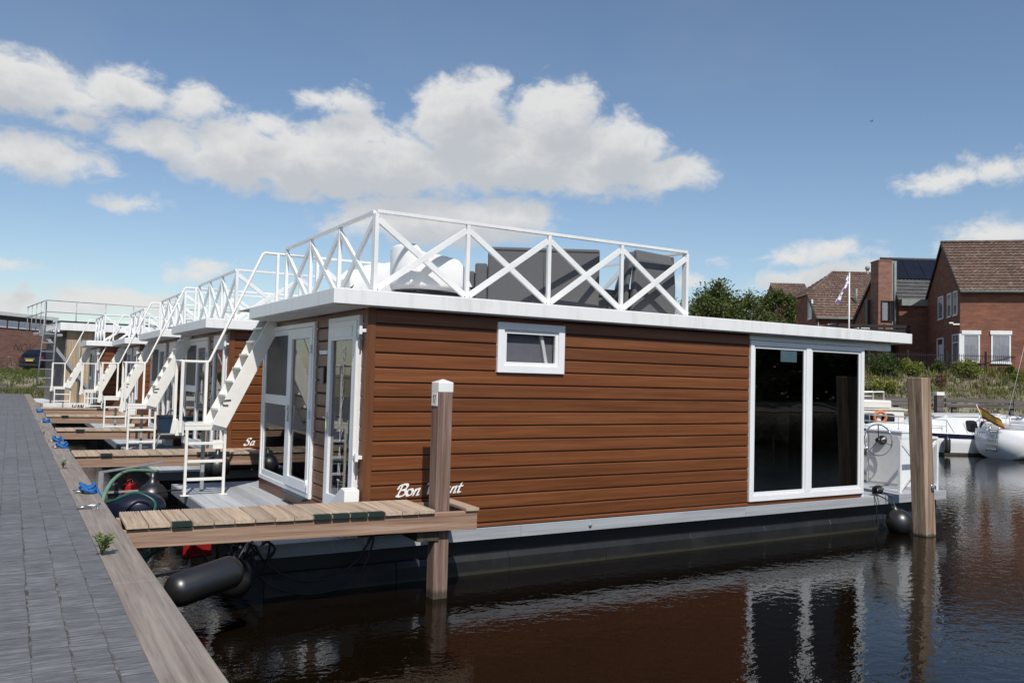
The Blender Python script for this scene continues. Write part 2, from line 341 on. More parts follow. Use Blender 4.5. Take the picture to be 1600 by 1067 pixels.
# ------------------------------------------------------------------ quay
def paver_mat():
    m, t, b = newmat('clinker_pavers'); v = objvec(t)
    sx = nd(t, 'ShaderNodeSeparateXYZ'); wob = nz(t, v, 3, 3)
    wv = nd(t, 'ShaderNodeVectorMath', operation='ADD'); cx = nd(t, 'ShaderNodeCombineXYZ'); lk(t, tm(t, 'MULTIPLY', tm(t, 'SUBTRACT', wob, .5), .028), cx.inputs[0]); lk(t, tm(t, 'MULTIPLY', tm(t, 'SUBTRACT', nz(t, v, 5, 2), .5), .02), cx.inputs[1])
    lk(t, v, wv.inputs[0]); lk(t, cx.outputs[0], wv.inputs[1]); lk(t, wv.outputs[0], sx.inputs[0])
    # columns .2 m wide along the quay, stones .1 m long, each column shifted against the next
    X = tm(t, 'DIVIDE', tm(t, 'ADD', sx.outputs[0], 40.225), .2); ix = tm(t, 'FLOOR', X); fx = tm(t, 'FRACT', X)
    wn = nd(t, 'ShaderNodeTexWhiteNoise', noise_dimensions='1D'); lk(t, ix, wn.inputs['W'])
    Y = tm(t, 'ADD', tm(t, 'DIVIDE', sx.outputs[1], .102), tm(t, 'MULTIPLY', wn.outputs[0], 3)); iy = tm(t, 'FLOOR', Y); fy = tm(t, 'FRACT', Y)
    ex = tm(t, 'MINIMUM', fx, tm(t, 'SUBTRACT', 1.0, fx)); ey = tm(t, 'MINIMUM', fy, tm(t, 'SUBTRACT', 1.0, fy))
    jw = nz(t, v, 1.1, 4)
    jx = tm(t, 'SUBTRACT', 1.0, ramp_f(t, tm(t, 'SUBTRACT', ex, tm(t, 'MULTIPLY', tm(t, 'SUBTRACT', jw, .47), .16)), .0, .03))
    jy = tm(t, 'SUBTRACT', 1.0, ramp_f(t, ey, .01, .06))
    id2 = nd(t, 'ShaderNodeTexWhiteNoise', noise_dimensions='2D'); c2 = nd(t, 'ShaderNodeCombineXYZ'); lk(t, ix, c2.inputs[0]); lk(t, iy, c2.inputs[1]); lk(t, c2.outputs[0], id2.inputs['Vector'])
    grain = nz(t, objvec(t, (2.0, 14, 1)), 3.0, 8, .65); big = nz(t, v, .5, 5)
    base = ramp(t, grain, [(.32, (.078, .078, .08)), (.5, (.135, .136, .139)), (.68, (.225, .225, .228))])
    hv = nd(t, 'ShaderNodeHueSaturation'); lk(t, base, hv.inputs['Color']); lk(t, tm(t, 'ADD', tm(t, 'MULTIPLY', id2.outputs[0], .28), tm(t, 'ADD', .62, tm(t, 'MULTIPLY', big, .5))), hv.inputs['Value'])
    scr = ramp_f(t, nz(t, objvec(t, (3, 22, 1)), 2.6, 6, .72), .60, .70)
    col = mixc(t, tm(t, 'MULTIPLY', scr, .55), hv.outputs[0], (.30, .30, .31))
    sand = ramp(t, nz(t, v, 6, 4), [(.36, (.012, .012, .011)), (.48, (.06, .055, .042)), (.62, (.22, .20, .155))])
    col = mixc(t, tm(t, 'MULTIPLY', jy, .38), col, (.03, .03, .032)); col = mixc(t, tm(t, 'MULTIPLY', jx, tm(t, 'ADD', .12, tm(t, 'MULTIPLY', ramp_f(t, nz(t, v, 2.3, 4, .7), .36, .62), .82))), col, sand)
    # bits of grit
    vo = nd(t, 'ShaderNodeTexVoronoi'); vo.inputs['Scale'].default_value = 26; lk(t, v, vo.inputs['Vector'])
    col = mixc(t, tm(t, 'MULTIPLY', tm(t, 'SUBTRACT', 1.0, ramp_f(t, vo.outputs['Distance'], .03, .09)), .6), col, (.27, .25, .22))
    lk(t, col, b.inputs['Base Color']); b.inputs['Roughness'].default_value = .68; b.inputs['Specular IOR Level'].default_value = .4
    h = tm(t, 'SUBTRACT', tm(t, 'ADD', tm(t, 'MULTIPLY', grain, .5), tm(t, 'MULTIPLY', id2.outputs[0], .35)), tm(t, 'ADD', tm(t, 'MULTIPLY', jy, .7), tm(t, 'MULTIPLY', jx, .9)))
    bump(t, b, h, .75, .008)
    return m
QEND = 58.5
q = MB().box(-60, .743, -25, QEND, -.5, -.004)
tag(q.build('quay_pavement', paver_mat()), kind='structure')
quay = thing('quay_wall', 'long timber quay edge with a broad weathered capping board beside the grey pavers', 'quay wall', (.9, 0, WZ))
ORG = Vector((.9, 0, WZ))
y = -9.35; k = 0
while y < QEND-.3:
    L = 5.65 if k % 2 else 5.4
    y1 = min(y+L, QEND)
    MB().box(.748+rnd.uniform(-.003, .003), 1.072+rnd.uniform(-.004, .004), y, y1-.006, -.16, rnd.uniform(-.003, .003)).build('capping_board', M['kerb'], quay, .008)
    y = y1; k += 1
MB().box(.80, 1.03, -25, QEND-.02, -3, -.162).build('sheet_wall', M['grey_timber'], quay)
ORG = Vector((0, 0, 0))

# ------------------------------------------------------------------ brush lettering
GL = {  # strokes on a unit em: x, y
 'B': [[(.30,.98),(.22,.6),(.10,.02)],[(.02,.62),(.06,.86),(.34,1.02),(.66,.96),(.66,.70),(.42,.55),(.30,.54)],[(.30,.54),(.60,.50),(.66,.22),(.40,.0),(.12,.02),(.02,.12)]],
 'o': [[(.36,.58),(.14,.52),(.06,.22),(.20,.02),(.42,.10),(.50,.38),(.36,.58)]],
 'n': [[(.16,.56),(.06,.0)],[(.10,.26),(.26,.52),(.44,.56),(.40,.26),(.36,.04),(.50,.04)]],
 'V': [[(.0,.90),(.16,.98),(.24,.90),(.22,.5),(.22,.02)],[(.22,.02),(.50,.5),(.70,.86),(.86,1.0)]],
 'i': [[(.16,.56),(.08,.10),(.20,.03)],[(.21,.76),(.23,.82)]],
 'v': [[(.02,.50),(.14,.56),(.16,.30),(.18,.02)],[(.18,.02),(.36,.3),(.42,.56)]],
 'a': [[(.44,.52),(.22,.56),(.06,.26),(.14,.02),(.34,.16),(.46,.54)],[(.46,.54),(.38,.10),(.50,.04)]],
 't': [[(.24,.84),(.12,.14),(.20,.02),(.34,.08)],[(.04,.56),(.40,.58)]],
 'S': [[(.62,.84),(.50,1.0),(.26,.94),(.20,.72),(.44,.50),(.46,.20),(.22,.0),(.02,.10),(.04,.26)]],
 'u': [[(.10,.56),(.06,.14),(.20,.02),(.40,.22),(.46,.56)],[(.46,.56),(.40,.08),(.52,.04)]],
 'N': [[(.06,.0),(.12,.98)],[(.12,.98),(.52,.02)],[(.52,.02),(.60,.98)]],
 'O': [[(.34,.98),(.06,.7),(.08,.2),(.32,.0),(.58,.3),(.56,.78),(.34,.98)]],
 'W': [[(.0,.98),(.14,.02),(.36,.66)],[(.36,.66),(.52,.02),(.76,.98)]],
 'A': [[(.0,.0),(.30,.98)],[(.30,.98),(.56,.0)],[(.12,.36),(.46,.36)]],
 'I': [[(.1,.98),(.1,.0)]], 'T': [[(.0,.96),(.6,.96)],[(.3,.96),(.3,.0)]],
 '1': [[(.06,.76),(.26,.98)],[(.26,.98),(.26,.0)]], '7': [[(.0,.96),(.48,.96)],[(.48,.96),(.16,.0)]],
}
WID = {'B':.70,'o':.54,'n':.56,'V':.66,'i':.28,'v':.46,'a':.56,'t':.38,'S':.64,'u':.58,' ':.42,'1':.40,'7':.52,'N':.76,'O':.72,'W':.9,'A':.66,'I':.3,'T':.7}
def curve_pts(p, sub=7):
    if len(p) < 3: return [(p[0][0]+(p[1][0]-p[0][0])*i/4, p[0][1]+(p[1][1]-p[0][1])*i/4) for i in range(5)]
    out = []
    for i in range(len(p)-1):
        a = p[max(i-1, 0)]; b = p[i]; c = p[i+1]; d = p[min(i+2, len(p)-1)]
        for k in range(sub):
            t = k/sub
            out.append(tuple(.5*((2*b[j])+(-a[j]+c[j])*t+(2*a[j]-5*b[j]+4*c[j]-d[j])*t*t+(-a[j]+3*b[j]-3*c[j]+d[j])*t**3) for j in (0, 1)))
    out.append(p[-1]); return out
def lettering(text, em, nib, put, slant=.18, rot=38, vertical=0.0):
    """put(x, y, lift) turns the place on the board into a point"""
    mb = MB(); x = 0; yb = 0; na = R_(rot); nx, ny = math.cos(na)*nib/2, math.sin(na)*nib/2; lift = 0
    for ch in text:
        for st in GL.get(ch, []):
            pts = curve_pts(st); lift += .0004; vs = []
            for (px, py) in pts:
                X = (px+py*slant)*em+x; Y = py*em+yb
                vs += [put(X-nx, Y-ny, lift), put(X+nx, Y+ny, lift)]
            # a thin round the flat nib so that strokes along it do not vanish
            mb.add(vs, [(2*i, 2*i+2, 2*i+3, 2*i+1) for i in range(len(pts)-1)])
            vs2 = []; lift += .0004
            for (px, py) in pts:
                X = (px+py*slant)*em+x; Y = py*em+yb
                vs2 += [put(X+ny*.42, Y-nx*.42, lift), put(X-ny*.42, Y+nx*.42, lift)]
            mb.add(vs2, [(2*i, 2*i+2, 2*i+3, 2*i+1) for i in range(len(pts)-1)])
        if vertical: yb -= vertical
        else: x += WID.get(ch, .5)*em
    return mb

# ------------------------------------------------------------------ houseboats
DZ = -.45                                  # deck
CX0, CX1, CY0, CY1, CZ1 = 4.0, 14.08, 10.30, 15.40, 2.53
def siding_planks(mb, axis, a0, a1, f, out, z0, z1, pitch=.1935, cuts=()):
    """boards with a rounded lower lip over a dark groove; cuts = rectangles (a0, a1, z0, z1) left out"""
    z = z1
    def fill(p, q, za, zb_):
        if zb_-za > .004:
            if axis == 'x': mb.box(p, q, f+out*.0205, f, za, zb_)
            else: mb.box(f+out*.0205, f, p, q, za, zb_)
    while z > z0+.02:
        zb = max(z-pitch, z0); segs = [(a0, a1)]
        for (c0, c1, d0, d1) in cuts:
            if zb < d1-.02 and z > d0+.02:
                ns = []
                for (p, q) in segs:
                    if c1 <= p or c0 >= q: ns.append((p, q)); continue
                    if c0 > p: ns.append((p, c0))
                    if c1 < q: ns.append((c1, q))
                segs = ns; fill(max(c0, a0), min(c1, a1), max(zb, d1), z); fill(max(c0, a0), min(c1, a1), zb, min(z, d0))
        h = z-zb
        prof = [(0, zb+.003), (.010, zb+.003), (.020, zb+.006), (.0235, zb+.013), (.0225, zb+h*.5), (.0205, z-.027), (.014, z-.018), (.005, z-.014), (0, z-.014)]
        for (p, q) in segs:
            n = len(prof); vs = []
            for aa in (p, q):
                for (o, zz) in prof: vs.append((aa, f+out*o, zz) if axis == 'x' else (f+out*o, aa, zz))
            mb.add(vs, [(k, (k+1) % n, n+(k+1) % n, n+k) for k in range(n)]+[tuple(range(n)), tuple(range(2*n-1, n-1, -1))])
        z = zb
def frame_y(mb, y, dpt, x0, x1, z0, z1, w, wb=None):                     # a frame lying in a wall that faces -y
    wb = w if wb is None else wb
    mb.box(x0, x0+w, y, y+dpt, z0, z1); mb.box(x1-w, x1, y, y+dpt, z0, z1)
    mb.box(x0+w, x1-w, y, y+dpt, z1-w, z1); mb.box(x0+w, x1-w, y, y+dpt, z0, z0+wb)
def frame_x(mb, x, dpt, y0, y1, z0, z1, w, wb=None, wt=None):
    wb = w if wb is None else wb; wt = w if wt is None else wt
    mb.box(x, x+dpt, y0, y0+w, z0, z1); mb.box(x, x+dpt, y1-w, y1, z0, z1)
    mb.box(x, x+dpt, y0+w, y1-w, z1-wt, z1); mb.box(x, x+dpt, y0+w, y1-w, z0, z0+wb)

BX, BY = 9.5, 13.3
def make_houseboat():
    global ORG
    ORG = Vector((BX, BY, WZ))
    b = thing('houseboat', 'nearest brown clad houseboat with grey sofas on its railed roof', 'houseboat', (BX, BY, WZ), 0, 'brown houseboats moored side by side')
    # --- floats and steel frame
    fl = MB()
    for i in range(8):
        x0 = 2.75+i*1.74
        sec = lambda x, e: [(x, 10.29+e, -1.6), (x, 10.28+e, -1.12), (x, 10.29+e, -.90), (x, 10.33+e, -.825), (x, 16.25-e, -.825), (x, 16.3-e, -1.1), (x, 16.3-e, -1.6)]
        fl.loft([sec(x0, .008), sec(x0+.008, 0), sec(x0+1.728, 0), sec(x0+1.736, .008)], closed=True, smooth=False)
    fl.build('float', M['rubber_float'] if 'rubber_float' in M else M['rubber'], b)
    MB().box(2.72, 16.68, 10.42, 16.2, -.826, -.612).build('steel_frame', M['dark'], b)
    # --- deck
    dk = MB(); x = 2.66
    while x < 3.96: dk.box(x, min(x+.192, 3.99), 10.268, 16.33, DZ-.045, DZ); x += .198
    x = 14.1
    while x < 16.68: dk.box(x, min(x+.192, 16.72), 10.268, 16.33, DZ-.045, DZ); x += .198
    dk.box(4.0, 14.09, 10.268, 10.36, DZ-.045, DZ-.002); dk.box(4.0, 14.09, 15.42, 16.33, DZ-.045, DZ-.002)
    dko = dk.build('deck', M['deck'], b, .003, seg=1)
    ed = MB()
    ed.box(2.62, 6.38, 10.24, 10.264, -.612, DZ+.004); ed.box(6.384, 10.9, 10.24, 10.264, -.612, DZ+.004); ed.box(10.904, 16.75, 10.24, 10.264, -.612, DZ+.004)
    ed.box(2.62, 2.645, 10.265, 16.36, -.612, DZ+.004); ed.box(16.726, 16.75, 10.265, 16.36, -.612, DZ+.004); ed.box(2.646, 16.725, 16.336, 16.36, -.612, DZ+.004)
    ed.build('deck_edge', M['deck_edge'], b, .003, seg=1)
    # --- cabin shell (dark inside) and cladding
    sh = MB(); WT = .06
    big = (11.07, 14.02, -.32, 2.36); sm = (5.98, 7.01, 1.79, 2.40)
    def wall_y(y, holes):
        xs = sorted({CX0, CX1, *[h[0] for h in holes], *[h[1] for h in holes]})
        for p, q in zip(xs, xs[1:]):
            hh = [h for h in holes if h[0] <= p and h[1] >= q]
            if not hh: sh.box(p, q, y, y+WT, DZ, CZ1)
            else: sh.box(p, q, y, y+WT, DZ, hh[0][2]); sh.box(p, q, y, y+WT, hh[0][3], CZ1)
    wall_y(CY0+.002, [sm, big]); wall_y(CY1-WT, [(11.07, 14.02, -.32, 2.36)])
    def wall_x(x, holes):
        ys = sorted({CY0+WT+.003, CY1-WT-.003, *[h[0] for h in holes], *[h[1] for h in holes]})
        for p, q in zip(ys, ys[1:]):
            hh = [h for h in holes if h[0] <= p and h[1] >= q]
            if not hh: sh.box(x, x+WT, p, q, DZ, CZ1)
            else: sh.box(x, x+WT, p, q, DZ, hh[0][2]); sh.box(x, x+WT, p, q, hh[0][3], CZ1)
    nard = (10.56, 11.66, -.22, 2.38); lefd = (12.46, 14.9, -.24, 2.37)
    wall_x(CX0+.002, [nard, lefd]); wall_x(CX1-WT-.002, [(12.0, 14.0, -.3, 2.2)])
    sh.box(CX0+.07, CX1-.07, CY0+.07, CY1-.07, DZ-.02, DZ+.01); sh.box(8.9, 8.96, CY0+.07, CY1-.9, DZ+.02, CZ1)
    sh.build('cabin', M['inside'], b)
    cl = MB(); siding_planks(cl, 'x', 4.085, 10.985, CY0, -1, -.445, 2.525, cuts=[(5.93, 7.06, 1.74, 2.44)])
    sd_ = cl.build('side_cladding', M['siding'], b)
    bs = MB(); bs.box(10.99, 14.0, 10.283, CY0, -.447, -.372); bs.build('base_board', M['siding'], b)
    cf = MB(); siding_planks(cf, 'y', 10.402, 15.4, CX0, -1, -.25, 2.525, cuts=[(10.49, 11.74, -.5, 2.44), (12.40, 15.36, -.3, 2.435)])
    cf.build('front_cladding', M['siding_front'], b)
    cr = MB(); siding_planks(cr, 'x', 4.0, 14.0, CY1, 1, -.445, 2.525); cr.build('far_cladding', M['siding'], b)
    tr = MB(); tr.box(3.965, 4.082, 10.268, 10.299, -.447, 2.528); tr.box(3.965, 3.998, 10.3, 10.40, -.447, 2.528)
    tr.build('corner_trim', M['trim'], b, .004)
    MB().box(3.955, 3.998, 10.402, 15.4, -.447, -.255).build('plinth_board', M['siding_front'], b, .004)
    # --- white gable end by the big window
    for q in ((10.99, 14.105, 10.275, 10.299, 2.425, 2.528), (14.06, 14.11, 10.274, 10.36, -.447, 2.42), (14.082, 14.11, 10.362, 12.0, -.447, 2.528), (14.082, 14.11, 14.0, 15.4, -.447, 2.528)):
        MB().box(*q).build('white_panel', M['white_pvc'], b, .003)
    # --- big window: frame > two panes
    w = MB(); frame_y(w, 10.245, .075, 10.995, 14.075, -.372, 2.415, .085, .10); w.box(12.43, 12.57, 10.248, 10.32, -.27, 2.328)
    wf = w.build('large_window', M['white_pvc'], b, .006)
    for (x0, x1) in ((11.083, 12.427), (12.573, 13.987)):
        s_ = MB(); frame_y(s_, 10.27, .05, x0, x1, -.27, 2.328, .045, .055); s_.build('sash', M['white_pvc'], wf, .004)
        MB().box(x0+.046, x1-.046, 10.29, 10.298, -.214, 2.282).build('pane', M['glass_dark'], wf)
    MB().box(11.78, 12.2, 10.283, 10.287, 2.07, 2.27).build('window_sticker', M['sticker_blue'], wf)
    MB().box(14.03, 14.04, 12.0, 14.0, -.3, 2.2).build('end_pane', M['glass_dark'], b)
    # --- small window
    w = MB(); frame_y(w, 10.235, .085, 5.918, 7.068, 1.728, 2.447, .105)
    wf = w.build('small_window', M['white_pvc'], b, .006)
    s_ = MB(); frame_y(s_, 10.262, .05, 6.024, 6.962, 1.834, 2.341, .05); s_.build('sash', M['white_pvc'], wf, .004)
    MB().box(6.075, 6.911, 10.285, 10.292, 1.885, 2.29).build('pane', M['glass_clear'], wf)
    MB().box(6.0, 6.99, 10.37, 10.374, 1.80, 2.39).build('blind', M['blind'], wf); s_ = MB(); s_.bar((6.70, 10.34, 2.30), (6.80, 10.34, 1.86), .04, .05); s_.build('open_sash', M['white_pvc'], wf)
    # --- double glass door unit: fixed light on the left, leaf on the right
    w = MB(); frame_x(w, 3.935, .10, 12.405, 15.36, -.252, 2.435, .07, .07, .07); w.box(3.937, 4.03, 13.66, 13.76, -.18, 2.363)
    dj = w.build('glass_door', M['white_pvc'], b, .005)
    fx = MB(); frame_x(fx, 3.95, .06, 13.762, 15.288, -.18, 2.363, .09, .10, .09); fx.box(3.951, 4.008, 13.853, 15.197, 1.10, 1.26); fx.build('fixed_frame', M['white_pvc'], dj, .005)
    MB().box(3.97, 3.978, 13.86, 15.19, -.075, 1.095).build('pane', M['glass'], dj)
    MB().box(3.972, 3.98, 13.86, 15.19, 1.262, 2.27).build('insect_screen', M['screen'], dj)
    lf = MB(); frame_x(lf, 3.925, .075, 12.478, 13.655, -.175, 2.36, .12, .16, .17); lfo = lf.build('door_leaf', M['white_pvc'], dj, .006)
    MB().box(3.96, 3.968, 12.6, 13.533, -.013, 2.188).build('pane', M['glass'], dj)
    h = MB(); h.box(3.905, 3.924, 13.56, 13.61, .85, 1.12); h.tube([(3.90, 13.585, 1.06), (3.865, 13.585, 1.06), (3.865, 13.47, 1.06)], .011, 8); h.build('door_handle', M['chrome'], dj)
    for z in (-.1, .95, 1.95): MB().tube([(3.912, 12.475, z), (3.912, 12.475, z+.13)], .013, 8).build('hinge', M['white_pvc'], dj)
    MB().box(3.86, 3.934, 12.5, 13.62, -.30, -.253).build('door_sill', M['rubber'], dj, .006)
    # --- narrow glass door
    w = MB(); frame_x(w, 3.93, .10, 10.495, 11.735, -.252, 2.44, .06, .06, .06)
    nj = w.build('narrow_door', M['white_pvc'], b, .005)
    lf = MB(); frame_x(lf, 3.915, .08, 10.558, 11.672, -.19, 2.378, .125, .15, .26); lf.box(3.906, 3.914, 10.70, 11.53, 2.16, 2.30); lf.build('door_leaf', M['white_pvc'], nj, .006)
    MB().box(3.955, 3.963, 10.685, 11.545, -.038, 2.116).build('pane', M['glass'], nj)
    h = MB(); h.box(3.897, 3.914, 11.585, 11.63, .80, 1.10); h.tube([(3.895, 11.607, 1.03), (3.855, 11.607, 1.03), (3.855, 11.50, 1.03)], .011, 8); h.build('door_handle', M['chrome'], nj)
    hl = MB(); hl.box(3.88, 3.928, 10.44, 10.492, .08, 2.14); hl.build('door_bar', M['white'], nj, .005)
    for z in (2.20, .55): hk = MB(); hk.box(3.88, 3.962, 10.30, 10.44, z, z+.045); hk.box(3.86, 3.90, 10.28, 10.33, z-.03, z+.08); hk.build('door_catch', M['white'], nj, .005)
    lt = lettering('BONVIVANT', .165, .024, lambda x, y, l: (3.952-l, 11.17-x, 1.84+y), 0.0, 50, .226); lt.build('door_lettering', M['letter'], nj, fixn=False)
    # --- small fittings on the front wall
    MB().box(3.94, 3.978, 11.93, 12.10, 1.50, 1.74).build('intercom', M['rubber'], b, .012)
    MB().box(3.965, 3.977, 11.86, 12.22, 1.93, 1.99).build('name_plate', M['sticker'], b, .003)
    fb = MB(); fb.prism([(10.20, -.44), (10.20, .17), (10.34, .19), (10.78, -.06), (10.78, -.44)], 'x', 3.70, 3.90); fb.build('step_box', M['white'], b, .008)
    # --- boat name on the side
    nm = lettering('Bon Vivant', .205, .05, lambda x, y, l: (4.44+x*.915, 10.2755-l, .05+y*.74+x*.012), .22)
    nm.build('name_lettering', M['letter'], b, fixn=False)
    # --- roof
    rf = MB(); rf.box(3.43, 15.31, 10.07, 14.40, 2.535, 2.73); rf.box(4.03, 15.31, 14.402, 15.62, 2.535, 2.729)
    ro = rf.build('roof', M['roof_white'], b, .008)
    MB().box(3.5, 15.24, 10.15, 15.55, 2.731, 2.745).build('roof_membrane', M['roof_top'], ro)
    MB().box(3.47, 3.955, 10.12, 14.36, 2.52, 2.534).build('soffit', M['soffit'], ro); MB().box(14.13, 15.2, 10.3, 15.5, 2.52, 2.534).build('soffit', M['soffit'], ro)
    for y_ in (10.28, 15.25): MB().box(14.112, 14.93, y_, y_+.14, 2.375, 2.519).build('roof_beam', M['roof_white'], ro, .005)
    gt = MB(); gt.box(3.965, 14.0, 10.10, 10.125, 2.515, 2.534); gt.build('drip_profile', M['grey_steel'], ro)
    # --- railings
    ZB, ZT = 2.747, 3.83
    def panel(name, a, e, n):
        a = Vector(a); e = Vector(e); rl = MB()
        rl.bar((a.x, a.y, ZT), (e.x, e.y, ZT), .062, .045); o = rl.build(name, M['white'], b, .004)
        dirv = (e-a); out = Vector((-dirv.y, dirv.x, 0)).normalized()
        for i in range(n+1):
            p = a+dirv*i/n; MB().bar((p.x, p.y, ZB), (p.x, p.y, ZT-.023), .055, .055, (1, 0, 0)).box(p.x-.06, p.x+.06, p.y-.06, p.y+.06, ZB-.001, ZB+.012).build('post', M['white'], o, .004)
        for i in range(n):
            p = a+dirv*i/n; q = a+dirv*(i+1)/n; t = dirv.normalized()*.03
            for (z0, z1, of) in ((ZB+.05, ZT-.11, .0), (ZT-.11, ZB+.05, .0)):
                up_ = z0 < z1
                w_ = .046 if up_ else .040
                MB().bar((p.x+t.x, p.y+t.y, z0), (q.x-t.x, q.y-t.y, z1), w_, .084, (0, 0, 1)).build('brace', M['white'], o, .003, seg=1)
        return o
    panel('side_railing', (4.10, 10.42, 0), (9.63, 10.42, 0), 4)
    panel('front_railing', (4.10, 10.475, 0), (4.10, 14.62, 0), 3)
    panel('end_railing', (9.63, 10.475, 0), (9.63, 15.34, 0), 3)
    panel('far_railing', (4.90, 15.40, 0), (9.63, 15.40, 0), 4)
    # --- boarding stairs
    st = MB(); sx0, sx1, sz0, sz1 = 3.06, 3.97, .70, 2.60
    def stringer(y):
        return MB().prism([(sx0-.12, sz0+.05), (sx0+.13, sz0-.02), (sx1+.13, sz1-.02), (sx1+.13, sz1+.10), (sx1-.07, sz1+.10)], 'y', y, y+.045)
    near = stringer(14.66).build('stair_stringer', M['cream_paint'], b, .006)
    stringer(15.32).build('stair_stringer', M['cream_paint'], b, .006)
    hk = MB(); hk.tube([(3.24, 14.645, 1.16), (3.12, 14.645, 1.15), (3.09, 14.645, 1.11), (3.12, 14.645, 1.07), (3.2, 14.645, 1.07)], .009, 6); hk.build('stair_hook', M['rubber'], near)
    for i in range(7):
        f = (i+1)/8; xx = sx0+f*(sx1-sx0); zz = sz0+f*(sz1-sz0)+.07
        MB().box(xx-.13, xx+.09, 14.707, 15.318, zz-.035, zz).build('stair_tread', M['cream_paint'], b, .004)
    tp = MB(); tp.box(3.86, 4.16, 14.60, 15.40, 2.56, 2.72); tp.build('stair_head', M['cream_paint'], b, .006)
    pf = MB(); pf.box(2.54, 3.22, 14.77, 15.38, .715, .755); pf.box(2.54, 3.22, 14.775, 14.80, .64, .714); pf.box(2.545, 2.57, 14.802, 15.38, .64, .714)
    pf.build('stair_platform', M['cream_paint'], b, .006)
    for x in (2.575, 3.195):
        l = MB(); l.bar((x, 14.78, DZ+.002), (x, 14.78, .638), .045, .045); l.box(x-.07, x+.07, 14.70, 14.83, DZ+.001, DZ+.014); l.build('ladder_leg', M['cream_paint'], b, .004)
    for z in (.42, .12, -.18): MB().box(2.60, 3.17, 14.745, 14.835, z-.022, z+.022).build('ladder_rung', M['cream_paint'], b, .006)
    MB().bar((2.95, 15.33, DZ), (2.95, 15.33, .71), .06, .06).build('support_post', M['grey_steel'], b, .004)
    hr = MB(); hr.tube([(2.47, 14.80, 1.80), (2.47, 15.40, 1.80)], .022, 8); hr.tube([(2.45, 15.40, 1.80), (2.99, 15.40, 1.80), (3.02, 15.40, 1.83), (3.87, 15.40, 3.80), (3.91, 15.40, 3.83), (4.90, 15.40, 3.83)], .024, 8)
    ho = hr.build('handrail', M['cream_paint'], b)
    for (x, y, z0, z1) in ((2.47, 14.80, .60, 1.8), (2.47, 15.40, .60, 1.8), (2.97, 15.40, .75, 1.79), (4.15, 15.40, 2.75, 3.82)):
        MB().bar((x, y, z0), (x, y, z1), .048, .048).build('post', M['cream_paint'], ho, .004)
    for y_ in (14.83, 15.35): MB().prism([(2.44, .80), (2.52, .80), (2.54, .55), (2.40, .55)], 'y', y_, y_+.035).build('platform_bracket', M['cream_paint'], b, .004)
    # --- aft deck: helm box and wheel, low railing
    hb = MB(); hb.box(16.30, 16.62, 10.95, 11.80, DZ+.002, .70); hb.box(16.28, 16.64, 10.93, 11.82, .701, .735); hbo = hb.build('helm_box', M['white_pvc'], b, .008)
    pn = MB(); pn.box(16.287, 16.299, 11.02, 11.73, DZ+.06, .64); pn.build('helm_panel', M['white'], hbo, .004)
    wc = Vector((16.12, 11.39, .52)); wh = MB(); ring = []
    for i in range(33):
        a = 2*math.pi*i/32; ring.append((wc.x, wc.y+.335*math.cos(a), wc.z+.335*math.sin(a)))
    wh.tube(ring, .014, 8, caps=False); who = wh.build('steering_wheel', M['chrome'], b)
    sp_ = MB()
    for a in (90, 195, 310): sp_.bar((wc.x+.02, wc.y, wc.z), (wc.x, wc.y+.33*math.cos(R_(a)), wc.z+.33*math.sin(R_(a))), .022, .012)
    sp_.build('wheel_spoke', M['chrome'], who)
    hu = MB(); hu.lathe((wc.x-.03, wc.y, wc.z), [(.0, 0), (.05, .0), (.055, .05), (.03, .06), (.03, .12), (.10, .15), (.10, .20)], 20, (1, 0, 0)); hu.build('wheel_hub', M['rubber'], who)
    def low(name, a, e, n):
        a = Vector(a); e = Vector(e); rl = MB(); zt = .64
        rl.bar((a.x, a.y, zt), (e.x, e.y, zt), .07, .045); o = rl.build(name, M['white'], b, .004)
        d = e-a; t = d.normalized()*.03
        for i in range(n+1):
            p = a+d*i/n; MB().bar((p.x, p.y, DZ), (p.x, p.y, zt-.023), .055, .055, (1, 0, 0)).build('post', M['white'], o, .004)
        for i in range(n):
            p = a+d*i/n; q = a+d*(i+1)/n
            MB().bar((p.x+t.x, p.y+t.y, DZ+.06), (q.x-t.x, q.y-t.y, zt-.08), .034, .066).build('brace', M['white'], o, .003, seg=1)
            MB().bar((p.x+t.x, p.y+t.y, zt-.08), (q.x-t.x, q.y-t.y, DZ+.06), .028, .066).build('brace', M['white'], o, .003, seg=1)
    low('aft_side_railing', (15.42, 10.40, 0), (16.66, 10.40, 0), 1); low('aft_end_railing', (16.66, 10.46, 0), (16.66, 16.2, 0), 4)
    MB().lathe((7.6, 10.236, -.53), [(.018, 0), (.026, .006), (.026, .02)], 14, (0, -1, 0)).build('deck_drain', M['grey_steel'], b)
    ORG = Vector((0, 0, 0))
    return b
def float_mat():
    m, t, b = newmat('black_float'); v = objvec(t); f = nz(t, v, 2.5, 5); c = ramp(t, f, [(.3, (.007, .007, .007)), (.7, (.017, .017, .0165))])
    sz = nd(t, 'ShaderNodeSeparateXYZ'); lk(t, v, sz.inputs[0]); n = nz(t, objvec(t, (1, 1, 4)), 5, 6, .7)
    h = tm(t, 'ADD', sz.outputs[2], tm(t, 'MULTIPLY', tm(t, 'SUBTRACT', n, .5), .09))
    c = mixc(t, tm(t, 'MULTIPLY', tm(t, 'SUBTRACT', 1.0, ramp_f(t, h, .02, .06)), .85), c, (.034, .031, .017))          # slime along the water
    s = ramp_f(t, nz(t, objvec(t, (7, 7, .6)), 2, 5, .7), .60, .72); c = mixc(t, tm(t, 'MULTIPLY', s, .5), c, (.05, .05, .048))   # chalky runs
    lk(t, c, b.inputs['Base Color']); b.inputs['Roughness'].default_value = .45; bump(t, b, n, .08, .01); return m
M['rubber_float'] = float_mat()
